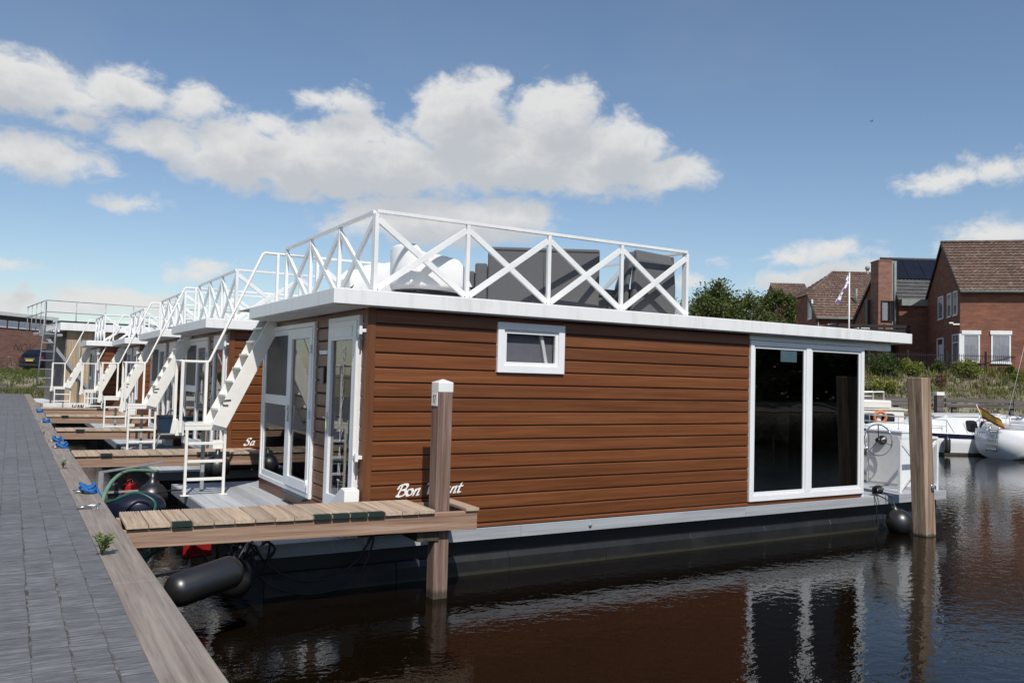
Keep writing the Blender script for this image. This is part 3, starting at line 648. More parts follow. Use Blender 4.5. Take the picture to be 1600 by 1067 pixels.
M['blind'] = noisy('grey_blind', (.15, .155, .18), (.20, .205, .235), 3, .8)
M['sticker_blue'] = noisy('pale_blue_sticker', (.045, .085, .105), (.07, .115, .135), 4, .5)
boat1 = make_houseboat()
OFF = [(0, 0), (0, 8.0), (0, 14.2), (0, 22.4), (-.85, 27.6)]
BL = [None, 'brown houseboat second from the front, its side lettering half hidden behind the nearest houseboat',
      'brown houseboat, third from the front, a blue tub on a stand at its doors',
      'brown houseboat between the third and the farthest brown one, seen as stairs and roof edge',
      'farthest of the brown clad houseboats, next to the tan timber houseboat']
for i in range(1, 5):
    c = dup(boat1); c.location = (BX+OFF[i][0], BY+OFF[i][1], WZ); c['label'] = BL[i]
    for ch in list(c.children):
        if ch.name.startswith('name_lettering'):
            if i > 1: bpy.data.objects.remove(ch)
            else:
                me = lettering('Sa', .205, .05, lambda x, y, l: (4.35+x*.9-BX, 10.2755-l-BY, .07+y*.74-WZ), .22)
                d = bpy.data.meshes.new('name_lettering'); d.from_pydata(me.v, [], me.f); d.materials.append(M['letter']); ch.data = d
        elif ch.name.startswith(('narrow_door',)):
            for q in list(ch.children):
                if q.name.startswith('door_lettering'): bpy.data.objects.remove(q)
# ------------------------------------------------------------------ finger piers
def make_pier(label, y0):
    global ORG
    p = thing('finger_pier', label, 'pier', (1.08, y0, 0), 0, 'wooden finger piers between the houseboats')
    L, Wd = 4.0, .88
    pl = MB(); x = .0; k = 0
    while x < 3.42:
        w = .205; n = 8 if k < 13 else 1; vs = []; prof = []
        h = rnd.uniform(-.003, .002); ya = -.035+rnd.uniform(-.006, .006); yb = Wd+rnd.uniform(-.006, .006)
        for i in range(n):                                             # grooved face
            xa = x+w*i/n; xb = x+w*(i+1)/n
            prof += [(xa, -.009+h if n > 1 else h), (xa+(xb-xa)*.28, h), (xa+(xb-xa)*.72, h)]
        prof += [(x+w, -.009+h if n > 1 else h), (x+w, -.042), (x, -.042)]
        pl.prism(prof, 'y', ya, yb); x += .2145; k += 1
    po = pl.build('plank_deck', M['pier_plank'], p, org=(0, 0, 0))
    for y in (0, Wd-.085):
        b = MB(); b.prism([(-.03, -.245), (L+.02, -.27), (L+.02, -.043), (-.03, -.062)], 'y', y, y+.08); b.build('side_beam', M['pier_beam'], p, .006, org=(0, 0, 0))
    bt = MB(); x = .0
    while x < 3.42: bt.box(x+.102, x+.106, .004, .076, -.063, -.043); bt.box(x+.2, x+.214, .003, .078, -.0635, -.043); bt.box(x+.2, x+.214, Wd-.08, Wd-.008, -.0635, -.043); x += .2145
    bt.build('spacer_batten', M['pier_beam'], p, org=(0, 0, 0))
    MB().box(L-.10, L+.02, .081, Wd-.086, -.20, -.045).build('end_beam', M['pier_beam'], p, .006, org=(0, 0, 0))
    e = MB(); e.box(L-.15, L+.03, -.03, Wd+.03, -.041, .0); e.build('end_plank', M['pier_plank'], p, .006, org=(0, 0, 0))
    MB().box(L-.75, L-.46, .081, Wd-.086, -.40, -.272).build('cross_beam', M['post'], p, .006, org=(0, 0, 0))
    for k in (2, 9, 10, 11, 12):                                      # rough green tread strips nailed to plank ends
        g = MB(); x = k*.2145+.004; n = 9; prof = []
        for i in range(n): prof += [(x+.196*i/n, .004), (x+.196*(i+.5)/n, .011)]
        prof += [(x+.196, .004), (x+.196, -.044), (x, -.044)]
        g.prism(prof, 'y', -.047, -.037 if False else .03); g.build('tread_strip', M['grip'], p, org=(0, 0, 0))
    return p
pier1 = make_pier('nearest wooden finger pier, with dark green tread strips, beside the post numbered 17', 9.34)
pier1.rotation_euler = (0, R_(.5), R_(-1.6)); pier1.location.z = .06
PL = ['second wooden finger pier from the front, running in front of the half hidden lettering',
      'third wooden finger pier from the front, below the blue tub on its stand',
      'fourth wooden finger pier from the front, thin brown beam behind the white ladders',
      'farthest wooden finger pier, by the tan timber houseboat and a blue rope']
for (yy, lb) in zip((17.4, 24.3, 31.3, 37.0), PL):
    c = dup(pier1); c.location = (1.08, yy, .04); c.rotation_euler = (0, R_(.4), 0); c['label'] = lb
    for ch in list(c.children):
        if ch.name.startswith('tread_strip') and rnd.random() < .3: bpy.data.objects.remove(ch)
# ------------------------------------------------------------------ mooring post 17 and the pile at the stern
ORG = Vector((4.6700, 9.4350, WZ))
ps = thing('mooring_post', 'square reddish brown mooring post with a white cap and the number 17', 'post', ORG)
MB().box(4.5700, 4.7700, 9.3500, 9.5500, -2.6, 1.53).build('shaft', M['post'], ps, .012)
cp = MB(); cp.loft([[(4.5675,9.3475,1.455),(4.7725,9.3475,1.455),(4.7725,9.5525,1.455),(4.5675,9.5525,1.455)],[(4.5675,9.3475,1.575),(4.7725,9.3475,1.575),(4.7725,9.5525,1.575),(4.5675,9.5525,1.575)],[(4.6600,9.4400,1.615),(4.6800,9.4400,1.615),(4.6800,9.4600,1.615),(4.6600,9.4600,1.615)]], closed=True, smooth=False)
cp.build('post_cap', M['white'], ps, .006)
npl = MB(); npl.box(4.5600, 4.5695, 9.3700, 9.5300, 1.28, 1.452); np_ = npl.build('number_plate', M['sticker'], ps, .003)
lettering('17', .10, .016, lambda x, y, l: (4.5592-l, 9.4970-x, 1.315+y), 0, 30).build('number', M['black_ink'], np_, fixn=False)
ORG = Vector((14.84, 9.50, WZ))
pile = thing('mooring_pile', 'leaning tan square timber pile with a steel mooring eye at the houseboat stern', 'pile', ORG)
pm_ = MB(); lean = Vector((-.20, .0, 0))
secs = []
for z in (-2.6, WZ, -.2, .9, 1.86):
    c = Vector((14.84, 9.50, z))+lean*(z-WZ)/2.95; a = .146
    secs.append([(c.x-a, c.y-a, z), (c.x+a, c.y-a, z), (c.x+a, c.y+a, z), (c.x-a, c.y+a, z)])
pm_.loft(secs, closed=True, smooth=False); pm_.build('shaft', M['pile'], pile, .014)
me_ = MB(); cx = 14.84-.2*.32+.085; cy = 9.352
me_.lathe((cx, cy, -.17), [(.0, 0), (.058, .0), (.058, .008), (.045, .016), (.0, .018)], 18, (0, -1, 0))
ring = [(cx+.045*math.cos(a*.3927), cy-.03-.012*math.sin(a*.3927), -.195+.05*math.sin(a*.3927)) for a in range(17)]
me_.tube(ring, .011, 8, caps=False); me_.build('mooring_eye', M['chrome'], pile)
ORG = Vector((0, 0, 0))

# ------------------------------------------------------------------ fenders
def buoy(name, label, c, r, top, mat='rubber', group=None, tilt=(0, 0, 1)):
    """a round fender with a conical neck; c centre, top = neck length"""
    t = thing(name, label, 'fender', c, 0, group); b = MB(); prof = []
    for i in range(19):
        a = -math.pi/2+math.pi*i/18*.86; prof.append((r*math.cos(a), r*math.sin(a)*1.04))
    rr, hh = prof[-1]; prof += [(rr*.72, hh+top*.22), (rr*.5, hh+top*.5), (rr*.42, hh+top), (.0, hh+top*1.02)]
    b.lathe((0, 0, 0), prof, 32, tilt); b.build('fender_body', M[mat], t, org=(0, 0, 0)); return t, Vector(tilt).normalized()*(prof[-1][1])
f1, tipv = buoy('ball_fender', 'round black ball fender hanging at the water beside the tan pile', (14.62, 9.86, -.90), .245, .10, tilt=(-.25, .2, .9))
rp = MB(); tip = Vector((0, 0, .22))
rp.tube([(-.06, .05, .25), (-.12, .2, .42), (-.16, .42, .50)], .012, 8); rp.tube([(-.05, .05, .25), (.08, .22, .44), (.12, .42, .5)], .012, 8)
for i in range(5):
    x = -.16+i*.03; rp.tube([(x, .36, .50), (x+.02, .34, .60), (x+.05, .44, .64), (x+.07, .52, .58), (x+.05, .50, .48)], .016, 8)
rp.tube([(-.24, .38, .5), (-.23, .33, .3), (-.25, .32, .1), (-.22, .34, -.05)], .009, 6); rp.build('fender_rope', M['cable'], f1, org=(0, 0, 0))
# long air fender by the quay
lf = thing('long_fender', 'large glossy black sausage fender tilted by the quay, in front of the nearest pier', 'fender', (1.8, 8.75, -.80))
FR = .168; b = MB(); A = Vector((1.36, 8.66, -.52)); Bq = Vector((2.16, 8.90, -.38)); ax = (Bq-A).normalized(); Ln = (Bq-A).length; prof = []
for i in range(11):
    a = -math.pi/2+math.pi/2*i/10; prof.append((FR*math.cos(a), FR*math.sin(a)*.9+.17))
for i in range(1, 11):
    a = math.pi/2*i/10; prof.append((FR*math.cos(a), Ln-.17+FR*math.sin(a)*.9))
b.lathe(A, prof, 36, ax); b.build('fender_body', M['rubber'], lf, org=lf.location)
b = MB(); b.tube([Bq+Vector((-.05, 0, .1)), Bq+Vector((.06, .12, .22)), (2.3, 9.1, -.16)], .012, 6); b.build('fender_line', M['cable'], lf, org=lf.location)
fn, _ = buoy('ball_fender', 'dark grey fender with a pointed neck in the shade under the nearest pier', (2.30, 9.9, -.72), .22, .16)
f2, _ = buoy('ball_fender', 'black ball fender with a pointed neck resting on the deck behind the nearest white ladder', (3.50, 16.75, -.20), .235, .12, group=None)
f3 = thing('blue_fender', 'dark navy rounded fender floating between the quay and the nearest deck', 'fender', (1.70, 13.65, -.45))
b = MB(); prof = [(.26*math.cos(-math.pi/2+math.pi*i/20), .42*math.sin(-math.pi/2+math.pi*i/20)) for i in range(21)]
b.lathe((0, 0, 0), prof, 28, (.93, -.2, .12)); b.build('fender_body', M['fender_blue'], f3, org=(0, 0, 0))
b = MB(); b.lathe((-.38, .09, -.03), [(.05, -.06), (.055, 0), (.03, .03)], 12, (-.93, .2, -.1)); b.build('fender_eye', M['hose_green'], f3, org=(0, 0, 0))

# ------------------------------------------------------------------ blue mooring lines, rings and cleats on the quay edge
def mooring(y, label, x=.93, big=1.0, seed=1):
    r = random.Random(seed); t = thing('mooring_rope', label, 'rope', (x, y, 0), 0, 'blue mooring lines on the quay edge')
    b = MB()
    for k in range(3):                                                 # loose turns of the knot
        pts = []; ph = r.uniform(0, 6)
        for i in range(15):
            a = ph+i*.48; rad = .065*big*(1+.25*math.sin(a*1.7))
            pts.append((.03+rad*math.cos(a)*1.15, rad*math.sin(a)*1.3+(k-1)*.03, .035+.028*k+.03*math.sin(a*2+k)))
        b.tube(pts, .017*big, 8)
    for k in range(2):
        o = k*.05; b.tube([(.06, o, .07), (.13, -.02+o, .05), (.17, -.07+o, -.05), (.19, -.14+o, -.28), (.22, -.3+o, -.52), (.30, -.6+o, -.80), (.40+.1*k, -.9+o, -1.0)], .016*big, 8)
    b.build('rope', M['rope_blue'], t, org=(0, 0, 0))
    rg = MB(); rg.tube([(-.02, -.05, .012), (-.10, -.045, .03), (-.14, 0, .035), (-.10, .045, .03), (-.02, .05, .012), (.05, .04, .02), (.05, -.04, .02), (-.02, -.05, .012)], .012, 8)
    rg.box(-.03, .07, -.045, .045, -.002, .006); rg.build('mooring_ring', M['steel'], t, org=(0, 0, 0))
    return t
mooring(12.35, 'blue mooring rope knotted in a ring, nearest one on the quay edge', .92, 1.25, 1)
mooring(19.3, 'nearer of the two adjoining blue ropes on the quay edge by the second pier', .93, 1.2, 2)
mooring(20.9, 'farther of the two adjoining blue ropes on the quay edge by the second pier', .92, 1.1, 3)
mooring(28.0, 'blue mooring rope on the quay edge between the third and fourth piers', .93, 1.2, 4)
mooring(34.2, 'farthest blue mooring rope on the quay edge', .93, 1.3, 5)
cl_ = thing('mooring_cleat', 'pale steel mooring ring lying empty on the timber edge beside the nearest pier', 'mooring ring', (.90, 10.95, 0))
b = MB(); b.tube([(-.05, -.03, .03), (-.16, -.02, .022), (-.17, .02, .02), (-.05, .03, .03), (.04, .03, .04), (.07, .0, .05), (.04, -.03, .04), (-.05, -.03, .03)], .013, 8)
b.build('ring', M['steel'], cl_, org=(0, 0, 0)); b = MB(); b.box(-.01, .14, -.05, .05, -.002, .006); b.tube([(.05, -.03, .0), (.05, -.02, .05), (.05, .02, .05), (.05, .03, .0)], .012, 8); b.build('base_plate', M['steel'], cl_, org=(0, 0, 0))

# ------------------------------------------------------------------ hoses and cables in the gap
def line(name, label, cat, pts, r, mat, group=None):
    c = [Vector(p) for p in pts]; out = []
    for i in range(len(c)-1):
        a = c[max(i-1, 0)]; b_ = c[i]; d = c[i+1]; e = c[min(i+2, len(c)-1)]
        for k in range(6):
            t = k/6; out.append(.5*((2*b_)+(d-a)*t+(2*a-5*b_+4*d-e)*t*t+(3*b_-a-3*d+e)*t**3))
    out.append(c[-1]); b = MB(); b.tube(out, r, 8); o = b.build(name, M[mat], None, org=c[0]); o.location = c[0]
    return tag(o, label, cat, group)
line('water_hose', 'thick pale green hose curving down beside the long black fender', 'hose', [(1.28, 9.75, -.95), (1.30, 9.95, -.62), (1.42, 10.1, -.40), (1.75, 10.3, -.28), (2.2, 10.5, -.30), (2.66, 10.8, -.40)], .042, 'hose_green')
line('garden_hose', 'thin dark green hose running from the quay edge over the long fender', 'hose', [(1.06, 9.55, -.62), (1.22, 9.8, -.50), (1.45, 10.0, -.38), (1.8, 10.2, -.30), (2.4, 10.4, -.28), (2.68, 10.6, -.42)], .016, 'hose_dark') if 'hose_dark' in M else None
line('power_cable', 'black cable hanging in a loop against the nearest hull, the upper of two', 'cable', [(2.6, 10.2, -.42), (2.75, 10.16, -.66), (3.1, 10.15, -.87), (3.5, 10.15, -.90), (3.85, 10.17, -.74), (4.05, 10.2, -.5), (4.12, 10.23, -.42), (4.3, 10.3, -.44)], .014, 'cable')
line('power_cable', 'black cable hanging lower against the nearest hull, dipping to the water', 'cable', [(2.55, 10.2, -.5), (2.7, 10.14, -.82), (3.0, 10.12, -1.0), (3.4, 10.12, -1.06), (3.85, 10.14, -.95), (4.08, 10.2, -.6), (4.13, 10.23, -.43)], .013, 'cable')
line('water_hose', 'pale green hose arching between the quay and the second houseboat deck', 'hose', [(1.26, 14.2, -.70), (1.36, 14.8, -.42), (1.6, 15.8, -.26), (1.95, 16.7, -.22), (2.5, 17.2, -.30)], .034, 'hose_green')
for k in range(9):
    r = random.Random(40+k); x0, y0 = 2.45+r.uniform(-.15, .3), 10.16+r.uniform(-.05, .2)
    line('cable_tangle', 'loop of black cable in the tangle at the corner of the nearest deck', 'cable', [(x0, y0, -.42), (x0+r.uniform(-.25, .1), y0-.05, -.36+r.uniform(0, .16)), (x0+r.uniform(-.3, .3), y0-.08, -.40+r.uniform(-.1, .1)), (x0+r.uniform(-.3, .1), y0-.02, -.62+r.uniform(-.2, .1)), (x0+r.uniform(-.3, .3), y0, -.5)], .011+.005*r.random(), 'cable', 'tangled black cables')
for k in range(5):
    r = random.Random(60+k); x0 = 2.9+k*.28+r.uniform(-.1, .1); y0 = 21.2+r.uniform(-.3, .5)
    line('deck_cable', 'heap of black cable lying on the deck below the blue tub', 'cable', [(x0, y0, DZ+.02), (x0+.2, y0+.2, DZ+.16), (x0+.4, y0-.1, DZ+.05), (x0+.1, y0-.25, DZ+.12), (x0-.15, y0, DZ+.03), (x0+.3, y0+.1, DZ+.08)], .025, 'cable', 'black cables heaped on the deck')
# aluminium cradle and red fuel can between quay and deck
cr_ = thing('metal_bracket', 'grey metal motor bracket standing in the gap below the second pier', 'bracket', (2.0, 14.4, WZ))
b = MB(); b.bar((1.55, 14.2, -.15), (2.65, 14.9, -.08), .05, .03); b.bar((1.55, 14.2, -.15), (1.55, 14.2, -1.3), .045); b.bar((1.62, 14.6, -.2), (1.62, 14.6, -1.3), .045); b.bar((1.55, 14.2, -.5), (2.6, 14.3, -.5), .035); b.bar((2.1, 13.9, -.62), (2.55, 14.6, -.42), .03, .06)
b.build('frame', M['grey_steel'], cr_, org=cr_.location)
b = MB(); b.box(1.70, 1.86, 14.25, 14.4, -.62, -.36); b.build('terminal_box', M['rubber'], cr_, .02, org=cr_.location)
cr_.location = (1.85, 16.2, WZ)
cr2 = dup(cr_); cr2.location = (1.55, 10.55, WZ-.22); cr2.rotation_euler = (0, 0, .3); cr2['label'] = 'grey metal motor bracket standing in the shade below the nearest pier'
def fuel(label, loc, rz=0, s=1.0):
    t = thing('fuel_can', label, 'fuel can', loc, rz); b = MB(); b.box(-.15*s, .15*s, -.09*s, .09*s, 0, .26*s); b.build('can_body', M['red'], t, .03*s, org=(0, 0, 0), seg=3)
    b = MB(); b.tube([(-.1*s, 0, .25*s), (-.08*s, 0, .32*s), (.06*s, 0, .32*s), (.08*s, 0, .25*s)], .015*s, 8); b.build('can_handle', M['red'], t, org=(0, 0, 0)); b = MB(); b.lathe((.11*s, 0, .255*s), [(.028*s, 0), (.028*s, .04*s), (0, .042*s)], 12); b.build('can_cap', M['rubber'], t, org=(0, 0, 0)); return t
fuel('red fuel can wedged under the nearest pier behind the long fender', (2.05, 10.75, -.62), .5)
fuel('red fuel can in the gap between the quay and the nearest deck', (1.95, 16.6, -.66), 1.0, .9)
buoy('ball_fender', 'dark fender with a pointed neck floating beside the red can near the quay', (2.25, 16.0, -.62), .26, .2)
line('power_cable', 'thin black cable sagging from the quay edge to the nearest deck beside the blue rope', 'cable', [(1.06, 13.9, -.1), (1.35, 14.2, -.42), (1.8, 14.8, -.5), (2.3, 15.2, -.42), (2.64, 15.4, -.43)], .013, 'cable')
line('water_hose', 'dark green hose curling over the navy fender by the quay', 'hose', [(1.08, 12.9, -.25), (1.35, 13.1, -.22), (1.65, 13.3, -.16), (1.9, 13.2, -.3), (1.8, 12.9, -.5)], .02, 'hose_dark')
fuel('small red can on the far corner of the tub stand', (4.15, 23.55, .02), .3, .9)
# blue tub on a folding stand
tb = thing('folding_stand', 'grey folding stand carrying a dark blue tub beside a houseboat door', 'stand', (3.75, 23.3, DZ))
b = MB()
for (x, y) in ((3.35, 23.0), (4.25, 23.0), (3.35, 23.5), (4.25, 23.5)): b.bar((x, y, .0), (3.8+(3.8-x)*-1.25, y, DZ), .035)
b.bar((3.3, 23.0, -.01), (4.3, 23.0, -.01), .035); b.bar((3.3, 23.5, -.01), (4.3, 23.5, -.01), .035); b.build('legs', M['grey_steel'], tb, org=tb.location)
tub = thing('tub', 'dark blue plastic tub with raised handles on the folding stand', 'tub', (3.7, 23.25, .012))
b = MB(); b.loft([[(-.34,-.24,0),(.34,-.24,0),(.34,.24,0),(-.34,.24,0)],[(-.40,-.29,.40),(.40,-.29,.40),(.40,.29,.40),(-.40,.29,.40)],[(-.43,-.32,.41),(.43,-.32,.41),(.43,.32,.41),(-.43,.32,.41)],[(-.43,-.32,.44),(.43,-.32,.44),(.43,.32,.44),(-.43,.32,.44)],[(-.37,-.26,.43),(.37,-.26,.43),(.37,.26,.43),(-.37,.26,.43)],[(-.33,-.22,.05),(.33,-.22,.05),(.33,.22,.05),(-.33,.22,.05)]], closed=True, smooth=False)
b.build('tub_body', M['navy'], tub, .01, org=(0, 0, 0))
b = MB(); b.tube([(-.2, -.3, .42), (-.17, -.28, .56), (0, -.27, .60), (.17, -.28, .56), (.2, -.3, .42)], .02, 8); b.build('tub_handle', M['navy'], tub, org=(0, 0, 0))

# ------------------------------------------------------------------ weeds in the joint of the quay edge
def leafmat(name, a, b_, tr=.35):
    m, t, b = newmat(name); g = nd(t, 'ShaderNodeNewGeometry')
    c = ramp(t, g.outputs['Random Per Island'], [(0, a), (1, b_)]); lk(t, c, b.inputs['Base Color']); b.inputs['Roughness'].default_value = .55
    b.inputs['Specular IOR Level'].default_value = .3
    tl = nd(t, 'ShaderNodeBsdfTranslucent'); lk(t, c, tl.inputs[0]); mx = nd(t, 'ShaderNodeMixShader'); mx.inputs[0].default_value = tr
    out = [n for n in t.nodes if n.type == 'OUTPUT_MATERIAL'][0]; lk(t, b.outputs[0], mx.inputs[1]); lk(t, tl.outputs[0], mx.inputs[2]); lk(t, mx.outputs[0], out.inputs[0]); return m
M['leaf_weed'] = leafmat('weed_leaf', (.10, .17, .035), (.20, .28, .07))
M['leaf_tree'] = leafmat('tree_leaf', (.045, .07, .015), (.145, .175, .05), .3)
M['leaf_bush'] = leafmat('bush_leaf', (.045, .078, .018), (.115, .15, .04))
M['leaf_yellow'] = leafmat('yellow_green_leaf', (.12, .155, .03), (.25, .27, .06))
M['leaf_dry'] = leafmat('dry_stalk', (.20, .165, .10), (.34, .28, .18), .25)
M['leaf_rust'] = leafmat('rusty_stalk', (.11, .065, .04), (.2, .12, .075), .2)
M['grass_green'] = leafmat('bank_grass', (.07, .10, .02), (.16, .19, .05))
M['flower_yellow'] = leafmat('yellow_flower', (.5, .42, .04), (.65, .55, .08))
def leaf(b, p, d, n, L, w):
    d = d.normalized(); s = d.cross(n).normalized(); m = p+d*L*.45+n*L*.08
    b.add([p, m+s*w, p+d*L, m-s*w], [(0, 1, 2, 3)])
def weed(label, loc, h, n, seed):
    r = random.Random(seed); t = thing('weed', label, 'weed', loc); st = MB(); lv = MB()
    for k in range(n):
        a = r.uniform(0, 6.28); out = r.uniform(.12, .5)*h; tip = Vector((math.cos(a)*out, math.sin(a)*out, h*r.uniform(.5, 1)))
        st.tube([(0, 0, 0), tip*.5+Vector((0, 0, h*.08)), tip], .0035, 5)
        for j in range(7):
            f = r.uniform(.3, 1.02); p = tip*f+Vector((0, 0, h*.08*math.sin(f*3))); b2 = r.uniform(0, 6.28)
            d = Vector((math.cos(b2), math.sin(b2), r.uniform(-.1, .5))); leaf(lv, p, d, Vector((r.uniform(-.4, .4), r.uniform(-.4, .4), 1)).normalized(), h*r.uniform(.18, .32), h*r.uniform(.05, .085))
    st.build('stem', M['leaf_weed'], t, org=(0, 0, 0)); lv.build('leaves', M['leaf_weed'], t, org=(0, 0, 0), fixn=False); return t
weed('leafy green weed growing from the joint by the nearest pier', (.765, 8.2, 0), .21, 13, 3)
weed('small pale weed on the quay edge near the second pier', (.80, 15.4, 0), .15, 9, 8)
weed('tiny weed at the foot of the quay boards, between the two clumps of rope', (.76, 23.1, 0), .10, 6, 9)

# ------------------------------------------------------------------ roof terrace furniture
RZ = 2.746
def club_chair(name, label, loc, rz, mat, group=None):
    t = thing(name, label, 'chair', loc, rz, group); b = MB()
    path = [(.56-.66*i/8, -.45) for i in range(9)]+[(-.10-.42*math.sin(math.pi*i/16), -.45*math.cos(math.pi*i/16)) for i in range(1, 16)]+[(-.10+.66*i/8, .45) for i in range(9)]
    secs = []; n_ = len(path)
    for i, (px, py) in enumerate(path):
        a_ = path[max(i-1, 0)]; c_ = path[min(i+1, n_-1)]; tn = Vector((c_[0]-a_[0], c_[1]-a_[1], 0)).normalized(); inn = Vector((tn.y, -tn.x, 0)); q = Vector((px, py, 0)); inn = -inn if inn.dot(Vector((.1, 0, 0))-q) < 0 else inn
        h = .76-.13*ramp01(px, -.36, -.22)-.05*ramp01(px, -.1, .4)-.40*ramp01(px, .20, .57)**2.6
        secs.append([q+inn*.03+Vector((0, 0, .12)), q+Vector((0, 0, .2)), q+Vector((0, 0, h-.05)), q+inn*.012+Vector((0, 0, h-.012)), q+inn*.035+Vector((0, 0, h)), q+inn*.06+Vector((0, 0, h-.012)), q+inn*.075+Vector((0, 0, h-.06)), q+inn*.075+Vector((0, 0, .14))])
    b.loft(secs, closed=True); b.build('shell', M[mat], t, org=(0, 0, 0))
    s = MB(); s.box(-.40, .52, -.37, .37, .16, .40); s.build('seat', M[mat], t, .05, org=(0, 0, 0), seg=3)
    f = MB(); f.box(-.3, .42, -.38, .38, 0, .11); f.build('base', M['dark'], t, .01, org=(0, 0, 0)); return t
def ramp01(x, a, b_): 
    v = min(max((x-a)/(b_-a), 0), 1); return v*v*(3-2*v)
club_chair('club_chair', 'white moulded club chair on the nearest roof, the one in front of the railing bay', (5.12, 11.02, RZ), R_(0), 'chair_white', 'white chairs on the roof terrace')
club_chair('club_chair', 'white moulded club chair on the nearest roof, partly hidden behind the corner post', (4.90, 12.50, RZ), R_(180), 'chair_white', 'white chairs on the roof terrace')
club_chair('deck_chair', 'taupe moulded chair on the aft deck beside the helm box', (16.0, 12.6, DZ), R_(180), 'taupe')
def sofa(name, label, p0, p1, h, dep, arm):
    """a high backed sofa seen from behind: p0, p1 ends of the back"""
    p0 = Vector((*p0, RZ)); p1 = Vector((*p1, RZ)); d = p1-p0; L = d.length; t = thing(name, label, 'sofa', p0, math.atan2(d.y, d.x))
    b = MB(); b.box(0, L, 0, .16, .03, h); b.build('back', M['fabric'], t, .035, org=(0, 0, 0), seg=4)
    b = MB(); b.box(.0, L, .165, dep, .03, .42); b.build('base', M['fabric'], t, .03, org=(0, 0, 0), seg=3)
    b = MB(); b.box(.03, L/2-.01, .17, dep+.02, .425, .56); b.box(L/2+.01, L-.03, .17, dep+.02, .425, .56); b.build('seat_cushion', M['fabric'], t, .05, org=(0, 0, 0), seg=4)
    b = MB(); b.tube([(.02, -.004, h-.05), (L-.02, -.004, h-.05)], .008, 6); b.tube([(L*.5, -.004, .05), (L*.5, -.004, h-.05)], .006, 6); b.build('piping', M['fabric_dark'], t, org=(0, 0, 0))
    for (x0, x1, y0, y1, z) in arm: b = MB(); b.box(x0, x1, y0, y1, .03, z); b.build('arm', M['fabric'], t, .035, org=(0, 0, 0), seg=4)
    return t
sofa('high_sofa', 'wide dark grey sofa seen from behind, middle of the nearest roof terrace', (6.43, 11.52), (7.97, 10.62), .99, .85, [(-.20, -.005, -.02, .60, .72), (-.34, -.205, .06, .62, .60), (-.50, -.345, .0, .60, .44), (1.55, 1.72, .17, .8, .62)])
t = thing('grey_armchair', 'dark grey armchair with a slanted side at the far end of the nearest roof rail', 'armchair', (8.66, 10.62, RZ))
b = MB(); b.loft([[(.0,.0,.02),(.93,.0,.02),(.93,.12,.02),(.0,.12,.02)],[(.02,.0,.5),(.93,.0,.5),(.93,.12,.5),(.02,.12,.5)],[(.10,.02,.92),(.91,.02,.88),(.91,.16,.90),(.10,.16,.94)],[(.14,.10,1.09),(.89,.10,1.05),(.89,.22,1.05),(.14,.22,1.09)]], closed=True, smooth=False)
b.build('back', M['fabric'], t, .04, org=(0, 0, 0), seg=4)
b = MB(); b.loft([[(-.10,.10,.02),(-.01,.10,.02),(-.01,.52,.02),(-.10,.52,.02)],[(-.06,.10,.5),(.02,.10,.5),(.02,.42,.5),(-.06,.42,.5)],[(.04,.10,1.04),(.13,.10,1.06),(.13,.26,1.06),(.04,.26,1.04)]], closed=True, smooth=False); b.build('arm', M['fabric'], t, .035, org=(0, 0, 0), seg=3)
b = MB(); b.loft([[(.935,.10,.02),(1.0,.10,.02),(1.0,.52,.02),(.935,.52,.02)],[(.92,.10,1.04),(.97,.10,1.04),(.97,.26,1.04),(.92,.26,1.04)]], closed=True, smooth=False); b.build('arm', M['fabric'], t, .035, org=(0, 0, 0), seg=3)
b = MB(); b.box(.03, .79, .22, .8, .02, .44); b.build('seat', M['fabric'], t, .05, org=(0, 0, 0), seg=3)
t = thing('low_table', 'low dark grey side table between the sofa and the armchair on the nearest roof', 'table', (8.30, 11.0, RZ))
b = MB(); b.box(-.1, .35, 0, .45, .3, .42); b.build('table_top', M['fabric'], t, .03, org=(0, 0, 0)); b = MB(); b.box(-.06, .31, .04, .41, 0, .298); b.build('table_base', M['fabric'], t, .02, org=(0, 0, 0))
# ------------------------------------------------------------------ land
def sst(x, a, b): return ramp01(x, a, b)
def land_z(s, d):
    # right shore: bank climbing to the gardens; left shore: low grass bank up to a road
    rz = -.9+(d-42.5)*.5 if d < 44 else -.15+1.55*sst(d, 44, 47.6)+1.35*sst(d, 47.0, 51.2)+.15*sst(d, 51, 70)
    lz = -1.6 if d < 47 else -1.6+1.65*sst(d, 47, 49.5)+1.15*sst(d, 50.5, 54.5)+.05*sst(d, 55, 70)
    k = sst(s, -18, -4)
    return lz*(1-k)+rz*k
def soil_mat():
    m, t, b = newmat('bank_soil'); v = objvec(t); f = nz(t, v, 1.4, 7, .65); f2 = nz(t, v, 9, 5, .7)
    c = ramp(t, f, [(.3, (.15, .13, .09)), (.5, (.25, .215, .155)), (.65, (.19, .19, .09))]); c = mixc(t, ramp_f(t, f2, .4, .7), c, (.22, .20, .165)); lk(t, c, b.inputs['Base Color'])
    b.inputs['Roughness'].default_value = .95; bump(t, b, f2, .8, .06); return m
b = MB(); ss = [-260,-160,-110,-80,-65,-55,-50,-46,-42,-38,-34,-30,-26,-22,-18,-14,-10,-7,-4,0,4,8,11,14,17,20,22,24,26,28,30,33,37,42,50,65,90,140,260]
dd = [41.5,42.5,43.4,44,44.6,45.2,46,46.8,47.4,48,48.8,49.5,50.2,51,52,53,54,55,57,60,65,72,85,120,200,500,2500]
vs = [tuple(SD(s, d, land_z(s, d)+rnd.uniform(-.05, .05)*(43 < d < 53))) for d in dd for s in ss]; n = len(ss)
b.add(vs, [(j*n+i, j*n+i+1, (j+1)*n+i+1, (j+1)*n+i) for j in range(len(dd)-1) for i in range(n-1)], True)
tag(b.build('ground', soil_mat()), kind='structure')
